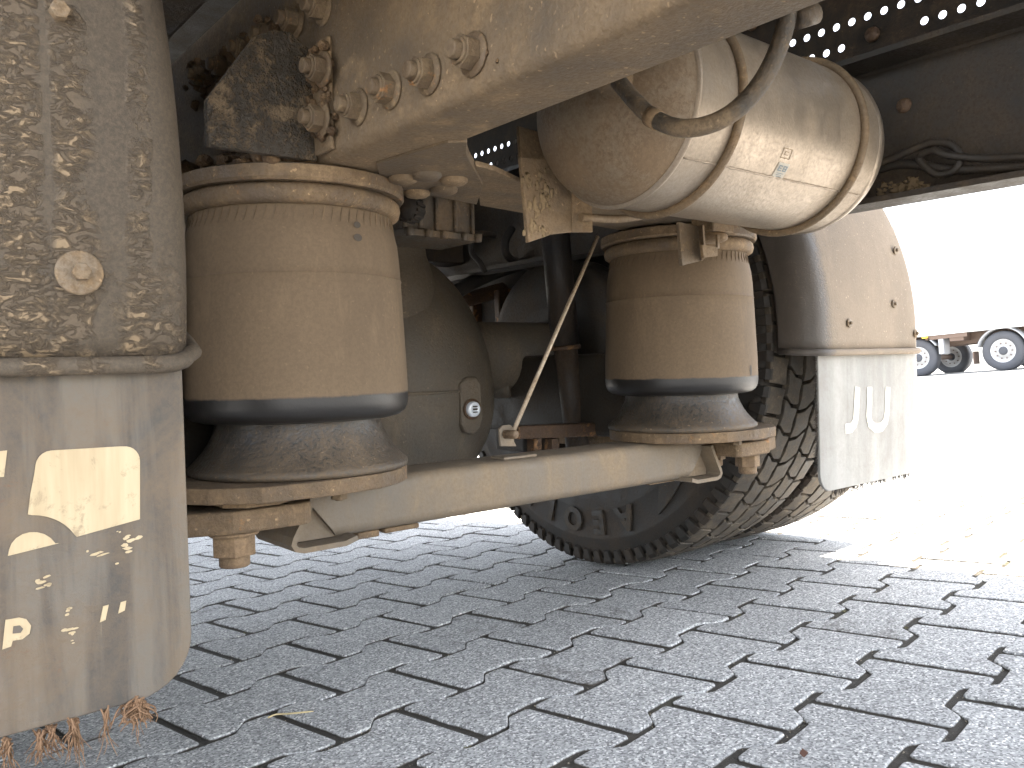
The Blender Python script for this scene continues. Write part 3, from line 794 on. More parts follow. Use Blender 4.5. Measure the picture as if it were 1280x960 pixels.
# ---------------- axle housing
AXC = Vector((.80, 1.38, .038))
hb = MB()
def bulb(u, v):
    th = math.pi*v; ph = 2*math.pi*u
    # superellipsoid-ish: dome to the rear
    y = -math.cos(th); r = math.sin(th)
    r = math.copysign(abs(r)**.85, r)
    zz = r*math.sin(ph)
    return Vector((.80+.233*r*math.cos(ph), 1.38+(.20 if y < 0 else .24)*y, -.06+(.30 if zz > 0 else .21)*zz))
hb.grid(bulb, 72, 40)
build('axle_housing', hb, M['axle'], truck, 'dark oily bulging axle housing between the air springs')
ah = MB(); ah.lathe([(.11, .05), (.122, .11), (.118, .15), (.108, .18), (.100, .205), (.098, .225), (.112, .235), (.112, .26)], (.765, 1.32, 0), (0, 0, 1), 40); build('housing_neck', ah, M['axle'], truck)
ah = MB(); ah.tube([(1.0, 1.38, .02), (1.42, 1.38, .02)], .075, 28); build('axle_tube', ah, M['axle'], truck)
ah = MB(); ah.tube([(.6, 1.38, .02), (.16, 1.38, .02)], .075, 28); build('axle_tube', ah, M['axle'], truck)
# seam ring
sr_ = MB(); ring = []
for k in range(60):
    ph = 2*math.pi*k/60; r = .995; ring.append(Vector((.80+.2345*math.sin(ph), 1.38+(.2015 if math.cos(ph) > 0 else .24)*-math.cos(ph), -.036-.006*math.cos(ph))))
sr_.tube(ring, .0032, 6, closed=True); build('casting_seam', sr_, M['axle'], truck)
for s, xx in ((1, 1.26), (-1, .334)):
    ah = MB(); ah.lathe([(0, -.03), (.16, -.03), (.185, -.02), (.20, 0), (.20, .085), (0, .085)], (xx, 1.38, .038), (s, 0, 0), 48); build('brake_drum', ah, M['rail_dark'], truck, 'dark brake drum of the %s wheel' % ('far' if s > 0 else 'near'))
# drain boss
bo = MB()
def slab(mb, pts, back=.05, yf=None):
    mb.prism(pts, (0, back, 0))
def on_face(px, py, y): return at(px, py, 'y', y)
pl_ = [on_face(x, y, 1.178) for x, y in ((575, 480), (585, 471), (597, 471), (603, 480), (604, 505), (605, 524), (601, 538), (592, 543), (582, 541), (577, 531), (576, 504))]
bo.prism(pl_, (0, .05, 0)); boss = build('drain_boss', bo, M['axle'], truck, 'cast boss with the bright drain plug', bevel=.005)
bo = MB(); bo.prism([on_face(x, y, 1.184) for x, y in ((561, 474), (578, 472), (578, 504), (562, 502))], (0, .045, 0)); build('boss_ear', bo, M['axle'], truck, bevel=.004)
pc = on_face(591, 511.5, 1.174)
pg = MB(); pg.lathe([(0, .0), (.0185, 0), (.0185, .006), (.015, .0065)], pc+Vector((0, .006, 0)), (0, -1, 0), 26); build('plug_washer', pg, M['rust'], boss)
pg = MB(); pg.lathe([(0, .0115), (.0055, .0115), (.0062, .0125), (.0115, .0125), (.0135, .0105), (.0138, .004)], pc+Vector((0, .006, 0)), (0, -1, 0), 28); plug = build('drain_plug', pg, M['zinc'], boss, 'bright white drain plug')
pg = MB(); pg.box((pc.x-.0045, pc.y-.0085, pc.z-.0015), (pc.x+.0045, pc.y-.0062, pc.z+.0015)); pg.box((pc.x-.0045, pc.y-.0084, pc.z-.006), (pc.x+.0045, pc.y-.0063, pc.z-.004)); pg.box((pc.x-.0045, pc.y-.0084, pc.z+.004), (pc.x+.0045, pc.y-.0063, pc.z+.006))
build('plug_mark', pg, M['black'], boss)
kn = MB(); kc = at(628, 485, 'y', 1.36); kn.lathe([(0, -.03), (.022, -.03), (.022, .012), (.018, .018), (0, .018)], kc, (.75, -.6, 0), 20); build('housing_stud', kn, M['axle'], truck)
# valve block over the housing
vb = MB(); A = at(503, 246, 'y', 1.0); B = at(592, 292, 'y', 1.0)
x0, x1, z0, z1 = A.x, B.x, .199, .262
vb.box((x0, 1.0, z0), (x1, 1.09, z1))
for fx in (.0, .22, .45, .72, .975):
    xx = x0+(x1-x0)*fx; vb.tube([(xx, .998, z0), (xx, .998, z1)], .0035, 8)
vb.box((x0-.004, .990, z0-.010), (x1+.005, 1.095, z0-.0005))
for fx in (.02, .28, .5, .8, 1.0):
    xx = x0+(x1-x0)*fx; vb.lathe([(0, .006), (.0055, .006), (.0062, 0), (.0062, -.006), (0, -.006)], (xx, .989, z0-.006), (0, 0, -1), 10)
blk = build('valve_block', vb, M['valve'], truck, 'ribbed alloy valve block under the crossmember', bevel=.001)
cn = MB(); cc = at(503, 262, 'y', .985); cn.lathe([(0, .0), (.017, 0), (.017, .028), (.013, .03), (.013, .036), (0, .036)], cc+Vector((.02, 0, 0)), (-.86, -.5, 0), 20)
for k in range(14):
    a = 2*math.pi*k/14; ax = Vector((-.86, -.5, 0)).normalized(); e = Vector((0, 0, 1)); w = ax.cross(e); d = math.cos(a)*e+math.sin(a)*w
    cn.obb(cc+Vector((.02, 0, 0))+ax*.015+d*.0175, ax*.012, d*.0018, ax.cross(d)*.002)
build('connector', cn, M['black'], blk)
# ---------------- damper
s0, s1, s2 = at(694, 290, 'y', 1.16), at(707, 436, 'y', 1.16), at(722, 560, 'y', 1.16)
dm = MB(); dm.tube([s0+(s0-s1)*.35, s1], .0245*1.12, 28); build('damper_tube', dm, M['shock'], truck, 'wide upper tube of the black shock absorber')
dr = MB(); dr.tube([s1+(s0-s1)*.03, s1-(s0-s1)*.006], .0288, 28); build('damper_rim', dr, M['rust'], truck)
dl = MB(); dl.tube([s1+(s0-s1)*.05, s2], .0225, 28); build('damper_body', dl, M['shock'], truck, 'lower body of the shock absorber')
# ---------------- tank bracket plate
tb = MB(); q = [at(x, y, 'y', .72) for x, y in ((651, 196), (700, 200), (716, 225), (716, 290), (690, 293), (661, 303))]
tb.prism(q, (0, .006, 0)); tbr = build('tank_bracket', tb, M['rail'], truck, 'flat bracket plate with yellow mud stains under the tank end', bevel=.001)
tb.v = []; 
t2 = MB(); a_, b_, c_, d_ = at(715, 222, 'y', .719), at(739, 245, 'y', .700), at(741, 290, 'y', .700), at(715, 290, 'y', .719)
t2.prism([a_, b_, c_, d_], (.002, .006, 0)); build('bracket_flange', t2, M['strap'], tbr)
t3 = MB()
for k in range(70):
    q_ = rm.choice(((678, 236, 4, 12), (684, 248, 4, 10), (671, 262, 4, 6), (676, 286, 7, 5), (662, 228, 6, 4)))
    p = at(q_[0]+rm.gauss(0, q_[2]), q_[1]+rm.gauss(0, q_[3]), 'y', .7196); rough_lump(t3, p, rm.uniform(.0008, .0034), k+700, (1, .12, 1.5), 2, 1.3, 2.6)
M['ochre'] = plain('ochre_mud', lin(.22, .155, .085), .95)
build('mud_splash', t3, M['ochre'], tbr, kind='stuff')

# ---------------- air tank
TC = Vector((0, .63, .285)); TRD = .110
tk = MB()
tk.lathe([(TRD, .686), (TRD+.0005, .70), (TRD+.0005, .85), (TRD, 1.055)], TC, (1, 0, 0), 96, x=(0, 1, 0))
tank = build('air_tank', tk, M['alu'], truck, 'round dirty aluminium air tank held by two straps')
td = MB(); td.lathe([(0, .611), (.03, .613), (.055, .620), (.078, .631), (.094, .645), (.104, .660), (.1085, .672), (.1095, .682)], TC, (1, 0, 0), 96, x=(0, 1, 0))
build('tank_end', td, M['alu_dome'], tank, 'gritty near end dome of the tank')
tw = MB(); tw.lathe([(TRD-.0005, .680), (TRD+.0028, .682), (TRD+.0034, .6845), (TRD+.0024, .687), (TRD-.0003, .689)], TC, (1, 0, 0), 96, x=(0, 1, 0)); build('rim_weld', tw, M['alu'], tank)
td = MB(); td.lathe([(TRD, 1.052), (TRD+.002, 1.056), (TRD, 1.060), (.108, 1.068), (.100, 1.085), (.085, 1.098), (.05, 1.108), (0, 1.112)], TC, (1, 0, 0), 96, x=(0, 1, 0)); build('tank_end', td, M['alu'], tank, 'far end dome of the tank')
for X, a0, a1 in ((.752, -300, -20), (1.008, -300, -20)):
    s = MB(); pts = []
    for k in range(65):
        a = rad(a0+(a1-a0)*k/64); pts.append(Vector((X+.004*math.sin(a), TC.y+(TRD+.0035)*math.cos(a), TC.z+(TRD+.0035)*math.sin(a))))
    s.tube(pts, .0052, 10); build('tank_strap', s, M['strap'], tank)
# longitudinal seam and its beaded weld
sa = rad(-138); sm_ = MB(); sm_.tube([(x, TC.y+(TRD+.0002)*math.cos(sa), TC.z+(TRD+.0002)*math.sin(sa)) for x in [.69+.0075*k for k in range(49)]], [.0011+.0007*(k % 2) for k in range(49)], 6); build('seam_weld', sm_, M['alu'], tank)
# label: small sticker on the shell
def patch(mb, x0, x1, a0, a1, off, nx=2, na=8):
    rows = []
    for j in range(na+1):
        a = rad(a0+(a1-a0)*j/na); rows.append([Vector((x0+(x1-x0)*i/nx, TC.y+(TRD+off)*math.cos(a), TC.z+(TRD+off)*math.sin(a))) for i in range(nx+1)])
    for j in range(na):
        for i in range(nx): mb.add([rows[j][i], rows[j][i+1], rows[j+1][i+1], rows[j+1][i]], [(0, 1, 2, 3)], True)
lb = MB(); patch(lb, .850, .869, -143, -155+20-.5, .0011); lb = MB(); patch(lb, .848, .870, -147.5, -137.5, .0011)
M['sticker'] = plain('worn_sticker', lin(.42, .38, .31), .6); M['ink'] = plain('grey_ink', lin(.16, .2, .22), .7)
st_ = build('tank_sticker', lb, M['sticker'], tank, 'worn pale sticker with small print on the tank', fix=False)
ink = MB()
for (u0, u1, v0, v1) in ((.12,.2,.15,.5),(.12,.45,.15,.22),(.12,.4,.3,.36),(.12,.45,.44,.5),(.55,.62,.15,.5),(.55,.85,.15,.22),(.55,.85,.3,.36),(.8,.87,.15,.5),(.55,.85,.44,.5),(.2,.8,.62,.66),(.2,.7,.72,.76),(.3,.8,.82,.86)):
    patch(ink, .848+.022*u0, .848+.022*u1, -147.5+10*v0, -147.5+10*v1, .0016, 1, 2)
build('sticker_print', ink, M['ink'], st_, fix=False)
lb = MB(); 
# stamped frame above the sticker
for (u0, u1, v0, v1) in ((0,1,0,.06),(0,1,.94,1),(0,.06,0,1),(.94,1,0,1),(.3,.7,.3,.36),(.3,.7,.6,.66),(.3,.36,.3,.66)):
    patch(lb, .846+.018*u0, .846+.018*u1, -156+6*v0, -156+6*v1, .0009, 1, 2)
build('stamped_mark', lb, M['strap'], tank, fix=False)
# fitting and looping hose
fc = Vector((.617, .575, .284))
ft = MB(); ft.lathe([(0, -.006), (.019, -.006), (.019, .002), (.0155, .004), (.0155, .014), (.012, .015), (.012, .026), (0, .026)], fc, (-1, -.25, -.15), 20); build('tank_fitting', ft, M['strap'], tank)
hp = [fc+Vector((-.012, -.01, 0))]+[at(x, y, 'x', X) for x, y, X in ((795,128,.600),(818,148,.598),(850,160,.600),(885,156,.610),(918,139,.622),(948,108,.634),(970,68,.644),(983,25,.652),(987,-15,.66),(984,-60,.668))]
hs_ = MB(); hs_.tube(spline(hp, 8), .0082, 14); hose = build('air_hose', hs_, M['hose'], truck, 'thick grey hose looping from the tank end up behind the rail')
hc = MB(); P0, P1 = at(812, 145, 'x', .598), at(823, 151, 'x', .598); hc.tube([P0, P1], .0095, 14); build('hose_clip', hc, M['strap'], hose)
fx_ = MB(); p_ = at(996, 24, 'x', .66); fx_.lathe([(0, 0), (.009, 0), (.009, .02), (.006, .022), (0, .022)], p_, (.8, -.4, .3), 12); build('hose_fitting', fx_, M['valve'], hose)
# hanger under the tank, with rubber block and pin
hg = MB(); hg.prism([at(x, y, 'y', .742) for x, y in ((849, 277), (873, 283), (876, 326), (853, 332))], (0, .006, 0)); hang = build('tank_hanger', hg, M['rail'], truck, 'small bracket with pale flange under the tank', bevel=.0006)
hg = MB(); a_, b_, c_, d_ = at(873, 283, 'y', .741), at(878, 281, 'y', .722), at(881, 320, 'y', .722), at(876, 326, 'y', .741); hg.prism([a_, b_, c_, d_], (.004, 0, 0)); build('hanger_flange', hg, M['strap'], hang)
hg = MB(); hg.prism([at(x, y, 'y', .721) for x, y in ((878, 306), (897, 309), (897, 320), (880, 322))], (0, .004, 0)); build('hanger_foot', hg, M['strap'], hang)
hb_ = MB(); bc = at(895, 290, 'y', .75); hb_.box((bc.x-.026, .735, bc.z-.002), (bc.x+.024, .775, bc.z+.022)); hb_.lathe([(0, 0), (.020, 0), (.022, .004), (.022, .010), (.015, .013), (0, .013)], (bc.x-.002, .755, bc.z-.002), (0, 0, -1), 24)
build('hanger_block', hb_, M['strap'], hang, bevel=.002)
hb_ = MB(); pp = at(897, 302, 'y', .733); hb_.box((pp.x-.0028, pp.y-.002, pp.z-.010), (pp.x+.0028, pp.y+.002, pp.z+.010)); build('hanger_pin', hb_, M['strap'], hang, bevel=.0008)
# strap end rod running to the tank bracket
rd = MB(); rd.tube(spline([at(726, 272, 'y', .705), at(780, 273, 'y', .70), at(830, 262, 'y', .685), at(868, 243, 'y', .665)], 6), .0052, 10); build('strap_rod', rd, M['strap'], truck)

# ---------------- levelling rod and its bracket
lr = MB(); A, B = at(747, 296, 'y', .935), at(640, 543, 'y', .885)
M['rod'] = dirty('pale_steel_rod', lin(.55, .50, .43), lin(.55, .46, .36), amt=.4, scale=30, brough=.35, metal=.3, bump=.1)
lr.tube([A, B], .0032, 12); build('levelling_rod', lr, M['rod'], truck, 'thin straight levelling rod slanting down to the beam')
bk = MB(); ctr = at(635, 545, 'y', .89)
bk.prism([at(x, y, 'y', .895) for x, y in ((624, 537), (628, 532), (638, 531), (643, 536), (643, 552), (646, 558), (626, 558))], (0, .004, 0))
pb = at(626, 562, 'z', BZ1+.001)
bk.box((ctr.x-.012, .885, BZ1+.0005), (ctr.x+.048, .915, BZ1+.0042))
build('rod_bracket', bk, M['beam'], truck, 'small angle bracket on the beam holding the rod end', bevel=.0008)
bk = MB(); bk.lathe([(0, -.012), (.0062, -.012), (.0062, .006), (.0052, .008), (0, .008)], at(640, 543, 'y', .884), (.25, -1, 0), 14); build('rod_end_bolt', bk, M['castnut'], truck)

# ---------------- dark things between springs
def tubeT(name, pts, r, mat, label=None, seg=14, k=8): 
    mb = MB(); mb.tube(spline([at(*p) for p in pts], k), r, seg); return build(name, mb, mat, truck, label)
tubeT('anti_roll_bar', [(470, 400, 'y', 1.62), (560, 380, 'y', 1.64), (600, 370, 'y', 1.66), (680, 348, 'y', 1.68), (760, 335, 'y', 1.70), (880, 318, 'y', 1.72)], .019, M['rust'], 'long brown bar crossing behind the shock absorber')
tubeT('cable_bundle', [(540, 385, 'y', 1.55), (575, 362, 'y', 1.55), (620, 340, 'y', 1.56), (680, 325, 'y', 1.58), (750, 322, 'y', 1.6)], .017, M['black'], 'thick black cable bundle')
tubeT('air_line', [(588, 290, 'y', 1.4), (590, 315, 'y', 1.4), (600, 328, 'y', 1.38), (606, 340, 'y', 1.38)], .006, M['black'], None)
tubeT('air_line', [(640, 285, 'y', 1.4), (632, 300, 'y', 1.4), (633, 318, 'y', 1.4), (650, 330, 'y', 1.42), (680, 334, 'y', 1.44), (720, 326, 'y', 1.5)], .009, M['black'], None)
tubeT('air_line', [(560, 300, 'y', 1.5), (600, 292, 'y', 1.5), (640, 300, 'y', 1.5), (690, 312, 'y', 1.5)], .007, M['black'], None)
vs_ = MB(); vs_.prism([at(x, y, 'y', 1.60) for x, y in ((623, 362), (642, 360), (641, 395), (636, 420), (636, 470), (626, 470), (626, 420))], (0, .02, 0)); build('bar_link', vs_, M['rust'], truck, 'upright brown link below the bar', bevel=.003)
vs_ = MB(); vs_.prism([at(x, y, 'y', 1.75) for x, y in ((590, 378), (632, 378), (632, 422), (596, 422))], (0, .12, 0)); build('brake_chamber_plate', vs_, M['rust'], truck, bevel=.004)
vs_ = MB(); vs_.lathe([(0, 0), (.07, 0), (.085, .02), (.085, .10), (.09, .105), (.09, .115), (.085, .12), (.085, .2), (.06, .24), (0, .24)], at(665, 430, 'y', 1.55), (.9, .4, -.1), 28); build('brake_chamber', vs_, M['rail_dark'], truck, 'dark round brake chamber by the wheel')
vs_ = MB(); vs_.box(tuple(at(652, 425, 'y', 1.45))[:2]+(-.20,), (1.30, 1.56, .07)); build('brake_bracket', vs_, M['black'], truck, bevel=.006)
vs_ = MB(); vs_.prism([at(x, y, 'y', 1.1) for x, y in ((648, 533), (760, 528), (760, 545), (648, 549))], (0, .03, 0)); build('lower_bracket', vs_, M['rust'], truck, bevel=.002)
for px in (668, 690):
    vs_ = MB(); vs_.prism([at(x, y, 'y', 1.1) for x, y in ((px, 549), (px+9, 548), (px+9, 566), (px, 566))], (0, .02, 0)); build('lower_bracket_tab', vs_, M['rust'], truck)
# dark members ahead that fill the view between the springs
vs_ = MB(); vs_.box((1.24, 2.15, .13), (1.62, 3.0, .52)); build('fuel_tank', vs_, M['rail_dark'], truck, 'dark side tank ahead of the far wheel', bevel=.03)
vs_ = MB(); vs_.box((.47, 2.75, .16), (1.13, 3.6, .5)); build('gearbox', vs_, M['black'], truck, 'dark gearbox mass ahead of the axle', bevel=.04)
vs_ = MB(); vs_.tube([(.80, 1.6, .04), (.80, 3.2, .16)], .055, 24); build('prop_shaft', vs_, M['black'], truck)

# ---------------- rope and hose on the far rail's inner side
rp = [(1090, 207, 'x', 1.165), (1120, 196, 'x', 1.165), (1145, 185, 'x', 1.165), (1168, 178, 'x', 1.165), (1190, 182, 'x', 1.165), (1200, 198, 'x', 1.165), (1192, 213, 'x', 1.165), (1172, 218, 'x', 1.165), (1155, 207, 'x', 1.165), (1150, 196, 'x', 1.165), (1165, 188, 'x', 1.158), (1185, 194, 'x', 1.158), (1230, 198, 'x', 1.165), (1290, 196, 'x', 1.165), (1400, 196, 'x', 1.165)]
path = spline([at(*p) for p in rp], 10)
mb = MB(); mb.tube(path, [.0048+.0010*(k % 2) for k in range(len(path))], 10); build('tied_rope', mb, M['rail_dark'], truck, 'brown rope tied in a loop along the far rail')
rp = [(1085, 216, 'x', 1.17), (1130, 205, 'x', 1.17), (1200, 212, 'x', 1.17), (1290, 208, 'x', 1.17), (1400, 208, 'x', 1.17)]
path = spline([at(*p) for p in rp], 40)
mb = MB(); mb.tube(path, [.0055+.0012*(k % 2) for k in range(len(path))], 10); build('corrugated_conduit', mb, M['rail_dark'], truck)
for q in ((1130, 132), (940, 30), (1090, 43)):
    p = at(q[0], q[1], 'x', 1.197); mb = MB(); mb.lathe([(0, .006), (.009, .005), (.011, 0), (.011, -.002)], p, (-1, 0, 0), 14); build('rail_rivet', mb, M['rust'], truck)
oc = MB()
for k in range(90):
    p = at(1133+rm.gauss(0, 14), 236+rm.gauss(0, 6), 'x', 1.1968); p.z = max(p.z, ZR+.014); rough_lump(oc, p, rm.uniform(.001, .0042), k+900, (.1, 1.3, 1), 2, 1.3, 2.6)
build('mud_splash', oc, M['ochre'], truck, 'ochre mud splash on the far rail', kind='stuff')

# ---------------- tyres
WR, WZ, WY = .505, .0395, 1.378
def tyre(x_in, full=True, label=None):
    """x_in: X of the inner sidewall; the tyre is .30 wide"""
    w = .28; O = (x_in, WY, WZ)
    mb = MB()
    prof = [(.290, .030), (.300, .012), (.325, .004), (.36, .001), (.372, -.002), (.376, -.0015), (.40, .0), (.43, .0), (.438, -.0025), (.443, -.0025), (.45, .001), (.470, .006), (.482, .010), (.488, .018), (.4895, .03)]
    prof += [(.4905, .06), (.4912, .14), (.4905, .22), (.4895, .25)] + [(r, w-h) for r, h in reversed(prof[:14])]
    mb.lathe(prof, O, (1, 0, 0), 128, x=(0, 1, 0))
    ty = build('tyre', mb, M['rubber'], truck, label, c=(x_in, WY, WZ))
    rim = MB(); rim.lathe([(.288, .035), (.296, .028), (.291, .022), (.282, .03), (.270, .08), (.262, .16), (.255, .24), (.15, .25), (.0, .25)], O, (1, 0, 0), 64, x=(0, 1, 0))
    build('rim', rim, M['rail_dark'], ty)
    if not full: return ty
    # tread blocks: five ribs
    rows = [(.010, .058, 'S'), (.064, .110, 'A'), (.115, .165, 'B'), (.170, .216, 'A'), (.222, .270, 'T')]
    NB = 54; dth = 2*math.pi/NB; depth0 = .4865
    for ri, (a, b, typ) in enumerate(rows):
        g = .0035/WR
        tl, tr = -dth/2+g, dth/2-g
        sk = .30*dth*(1 if ri % 2 else -1)
        if typ in 'AB':
            out = [(a, tl), ((a*2+b)/3, tl+sk*.9), ((a+b*2)/3, tl+sk*.6), (b, tl+sk), (b, tr+sk*.6+.0), (b-.004, (tr)+sk), ((a+b*2)/3, tr+sk*.6), ((a*2+b)/3, tr+sk*.9), (a, tr), (a+.004, 0)]
            out = [(a, tl), (a+.004, tl-.001), ((a+b)/2, tl+sk*.5+.012), (b-.004, tl+sk), (b, tl+sk+.004), (b-.003, sk*1.0), (b, tr+sk-.004), (b-.004, tr+sk), ((a+b)/2, tr+sk*.5+.012), (a+.004, tr), (a, tr-.004), (a+.003, 0)]
        else:
            out = [(a, tl), (b-.004, tl+.012), (b, tl+.016), (b-.004, .012), (b, tr+.008), (b-.004, tr+.012), (a, tr)]
        bb = MB(); n_ = len(out); vs = []
        def rr(x):
            e = abs(x-.14)/.13; return WR-.0045*e**4*1.6
        for (x, t) in out: vs.append((x, depth0*math.cos(t), depth0*math.sin(t)))
        for (x, t) in out: vs.append((x, (rr(x)-.0015)*math.cos(t), (rr(x)-.0015)*math.sin(t)))
        cxm = sum(p[0] for p in out)/n_; ctm = sum(p[1] for p in out)/n_
        for (x, t) in out:
            x2 = cxm+(x-cxm)*.955; t2 = ctm+(t-ctm)*.965
            vs.append((x2, rr(x2)*math.cos(t2), rr(x2)*math.sin(t2)))
        fs = [(k, (k+1) % n_, n_+(k+1) % n_, n_+k) for k in range(n_)]+[(n_+k, n_+(k+1) % n_, 2*n_+(k+1) % n_, 2*n_+k) for k in range(n_)]
        vs.append((cxm, rr(cxm)*math.cos(ctm), rr(cxm)*math.sin(ctm)))
        fs += [(2*n_+k, 2*n_+(k+1) % n_, 3*n_) for k in range(n_)]
        bb.add(vs, fs, False)
        b0 = None
        for k in range(NB):
            ang = dth*(k+(.5 if ri % 2 else 0))
            mt = Matrix.Translation(O) @ Matrix.Rotation(ang, 4, 'X')
            if b0 is None: b0 = build('tread_block', bb, M['tread'], c=(0, 0, 0)); place(b0, mt, ty)
            else: inst(b0, mt, ty)
    # fine dark sipe line in the middle rib is left to the block edges; buttress lugs on the inner shoulder
    lg = MB(); NL = 92
    for k in range(NL):
        a = 2*math.pi*k/NL; d = 2*math.pi/NL*.30
        def P(r, x, t): return (x_in+x, WY+r*math.cos(t), WZ+r*math.sin(t))
        vs = [P(.466, .0065, a-d*.8), P(.466, .0065, a+d*.8), P(.486, .0085, a+d), P(.486, .0085, a-d), P(.500, .014, a-d), P(.500, .014, a+d), P(.470, -.0015, a-d*.7), P(.470, -.0015, a+d*.7), P(.492, .002, a+d), P(.492, .002, a-d), P(.500, .008, a-d), P(.500, .008, a+d)]
        lg.add(vs, [(6, 7, 8, 9), (9, 8, 11, 10), (0, 6, 9, 3), (1, 2, 8, 7), (3, 9, 10, 4), (2, 5, 11, 8), (4, 10, 11, 5), (0, 1, 7, 6)], False)
    build('shoulder_lugs', lg, M['rubber'], ty, kind='stuff')
    return ty
ti = tyre(1.345, True, 'inner far rear tyre with lettering low on its dark sidewall')
to = tyre(1.645, True, 'outer far rear tyre, partly hidden by the mudflap')
tyre(.249-.30, False, 'inner near rear tyre hidden by the mudguard'); tyre(-.096-.30, False, 'outer near rear tyre hidden by the mudguard')
# lettering on the sidewall
def glyph_mesh(txt, size, extr, off=0, bold=0.0, shear=0):
    cu = bpy.data.curves.new('t', 'FONT'); cu.body = txt; cu.size = size; cu.extrude = extr; cu.align_x = 'CENTER'; cu.offset = bold; cu.shear = shear
    cu.resolution_u = 4
    o = bpy.data.objects.new('t', cu); COL.objects.link(o)
    dg = bpy.context.evaluated_depsgraph_get(); me = bpy.data.meshes.new_from_object(o.evaluated_get(dg))
    vs = [v.co.copy() for v in me.vertices]; fs = [tuple(p.vertices) for p in me.polygons]
    bpy.data.objects.remove(o); return vs, fs
M['letter'] = dirty('raised_rubber_letter', lin(.018, .017, .016), lin(.10, .085, .07), amt=.55, scale=20, bump=.1)
def side_text(txt, ang, r, size, parent, xin, step=None):
    for k, ch in enumerate(txt):
        a = rad(ang+step*k)
        vs, fs = glyph_mesh(ch, size, .0030, bold=.0030)
        rv_ = Vector((0, math.cos(a), math.sin(a))); tv = Vector((0, math.sin(a), -math.cos(a)))  # reading direction seen from -X
        mb = MB(); c = Vector((xin-.0035, WY, WZ))+rv_*r
        mb.add([c+tv*(-v.x)+rv_*(v.y-size*.35)+Vector((-1, 0, 0))*v.z for v in vs], fs, False)
        build('raised_letter', mb, M['letter'], parent)
side_text('AEOLUS', -109, .404, .072, ti, 1.345, 12)
# swoosh mark after the name
sw = MB(); pts = []
for k in range(9):
    a = rad(-122-2.6*k); r0 = .425-.004*k; r1 = .425-.055*math.sin(math.pi*(k+.3)/9)-.004*k
    pts.append((a, r0, r1))
vs = [(1.345-.004, WY+r0*math.cos(a), WZ+r0*math.sin(a)) for a, r0, r1 in pts]+[(1.345-.004, WY+r1*math.cos(a), WZ+r1*math.sin(a)) for a, r0, r1 in reversed(pts)]
sw.prism(vs, (.004, 0, 0)); build('swoosh_mark', sw, M['letter'], ti)

# ---------------- mudguards
def mudguard(mx, wy, r_out, x0, x1, mat, label, taper=0, skirt=.075, a0=183.5, lipr=.0062):
    """arched plastic guard; x0 inner edge, x1 outer edge, open below"""
    s = 1 if x1 > x0 else -1
    sec = [(x0, r_out-skirt), (x0+s*.001, r_out-skirt*.7), (x0+s*.003, r_out-skirt*.4), (x0+s*.007, r_out-.022), (x0+s*.014, r_out-.010), (x0+s*.024, r_out-.003), (x0+s*.036, r_out)]
    L = abs(x1-x0)
    for k in range(1, 13): sec.append((x0+s*(.036+(L-.072)*k/13), r_out+.0))
    sec += [(x1-s*(a-x0)*s, r) if False else (x1-(a-x0), r) for a, r in reversed(sec[:7])]
    rows = []
    a1 = -20
    nn = 90
    for j in range(nn+1):
        a = rad(a0+(a1-a0)*j/nn)
        row = []
        for (x, r) in sec:
            zz_ = mx+r*math.sin(a); row.append(Vector((x+taper*min(.5, zz_), wy+r*math.cos(a), zz_)))
        rows.append(row)
    mb = MB(); cen = Vector((0, wy, mx))
    def th(p):
        d = Vector((0, p.y-wy, p.z-mx)).normalized(); return -d*.004
    mb.sheet(rows, th)
    g_ = build('mudguard', mb, mat, truck, label)
    # rolled lower edge
    lp = MB(); a = rad(a0)
    pts = [Vector((x+(s*-.003 if k < 3 else 0), wy+(r+.004)*math.cos(a), mx+(r+.004)*math.sin(a))) for k, (x, r) in enumerate(sec)]
    lp.tube(pts, lipr, 10); build('rolled_edge', lp, mat, g_)
    return g_
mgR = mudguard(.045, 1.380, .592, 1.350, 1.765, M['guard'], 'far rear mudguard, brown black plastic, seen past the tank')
mgL = mudguard(.215, 1.248, .592, .240, -.44, M['guard_mud'], 'near rear mudguard with runs of scaly dried mud, filling the left edge', a0=200.2, lipr=.0072, taper=-.065)
def flap(x0, x1, y, ztop, zbot, corner, mat, label, drop=0, lean=0, th=.006):
    s = 1 if x1 > x0 else -1
    pts = [(x0, ztop)]
    for k in range(9):
        a = rad(90*k/8); pts.append((x0+s*(corner-corner*math.cos(a)), zbot+corner-corner*math.sin(a)))
    xm = x1
    nb = 10
    x_s = x0+s*corner
    for k in range(1, nb): pts.append((x_s+(x1-s*corner-x_s)*k/nb, zbot-drop*k/nb))
    for k in range(9):
        a = rad(90*k/8); pts.append((x1-s*(corner-corner*math.sin(a)), zbot-drop+corner-corner*math.cos(a)))
    pts.append((x1, ztop))
    mb = MB(); mb.prism([(x, y+lean*(ztop-z), z) for x, z in pts], (0, th, 0))
    return build('mudflap', mb, mat, truck, label, bevel=.0015)
YF = .700
zt = at(150, 432, 'y', YF-.005).z+.02; zl = at(190, 872, 'y', YF).z
flL = flap(at(233, 600, 'y', YF).x, -.43, YF, zt, zl, .045, M['flap'], 'near grey mudflap with peeled cream print and frayed hairs below', .004)
YR = .800
flR = flap(at(1023, 470, 'y', YR).x, 1.762, YR, at(1060, 440, 'y', YR).z+.02, -.245, .035, M['flap_pale'], 'far pale mudflap behind the right wheel lettered JU', 0)
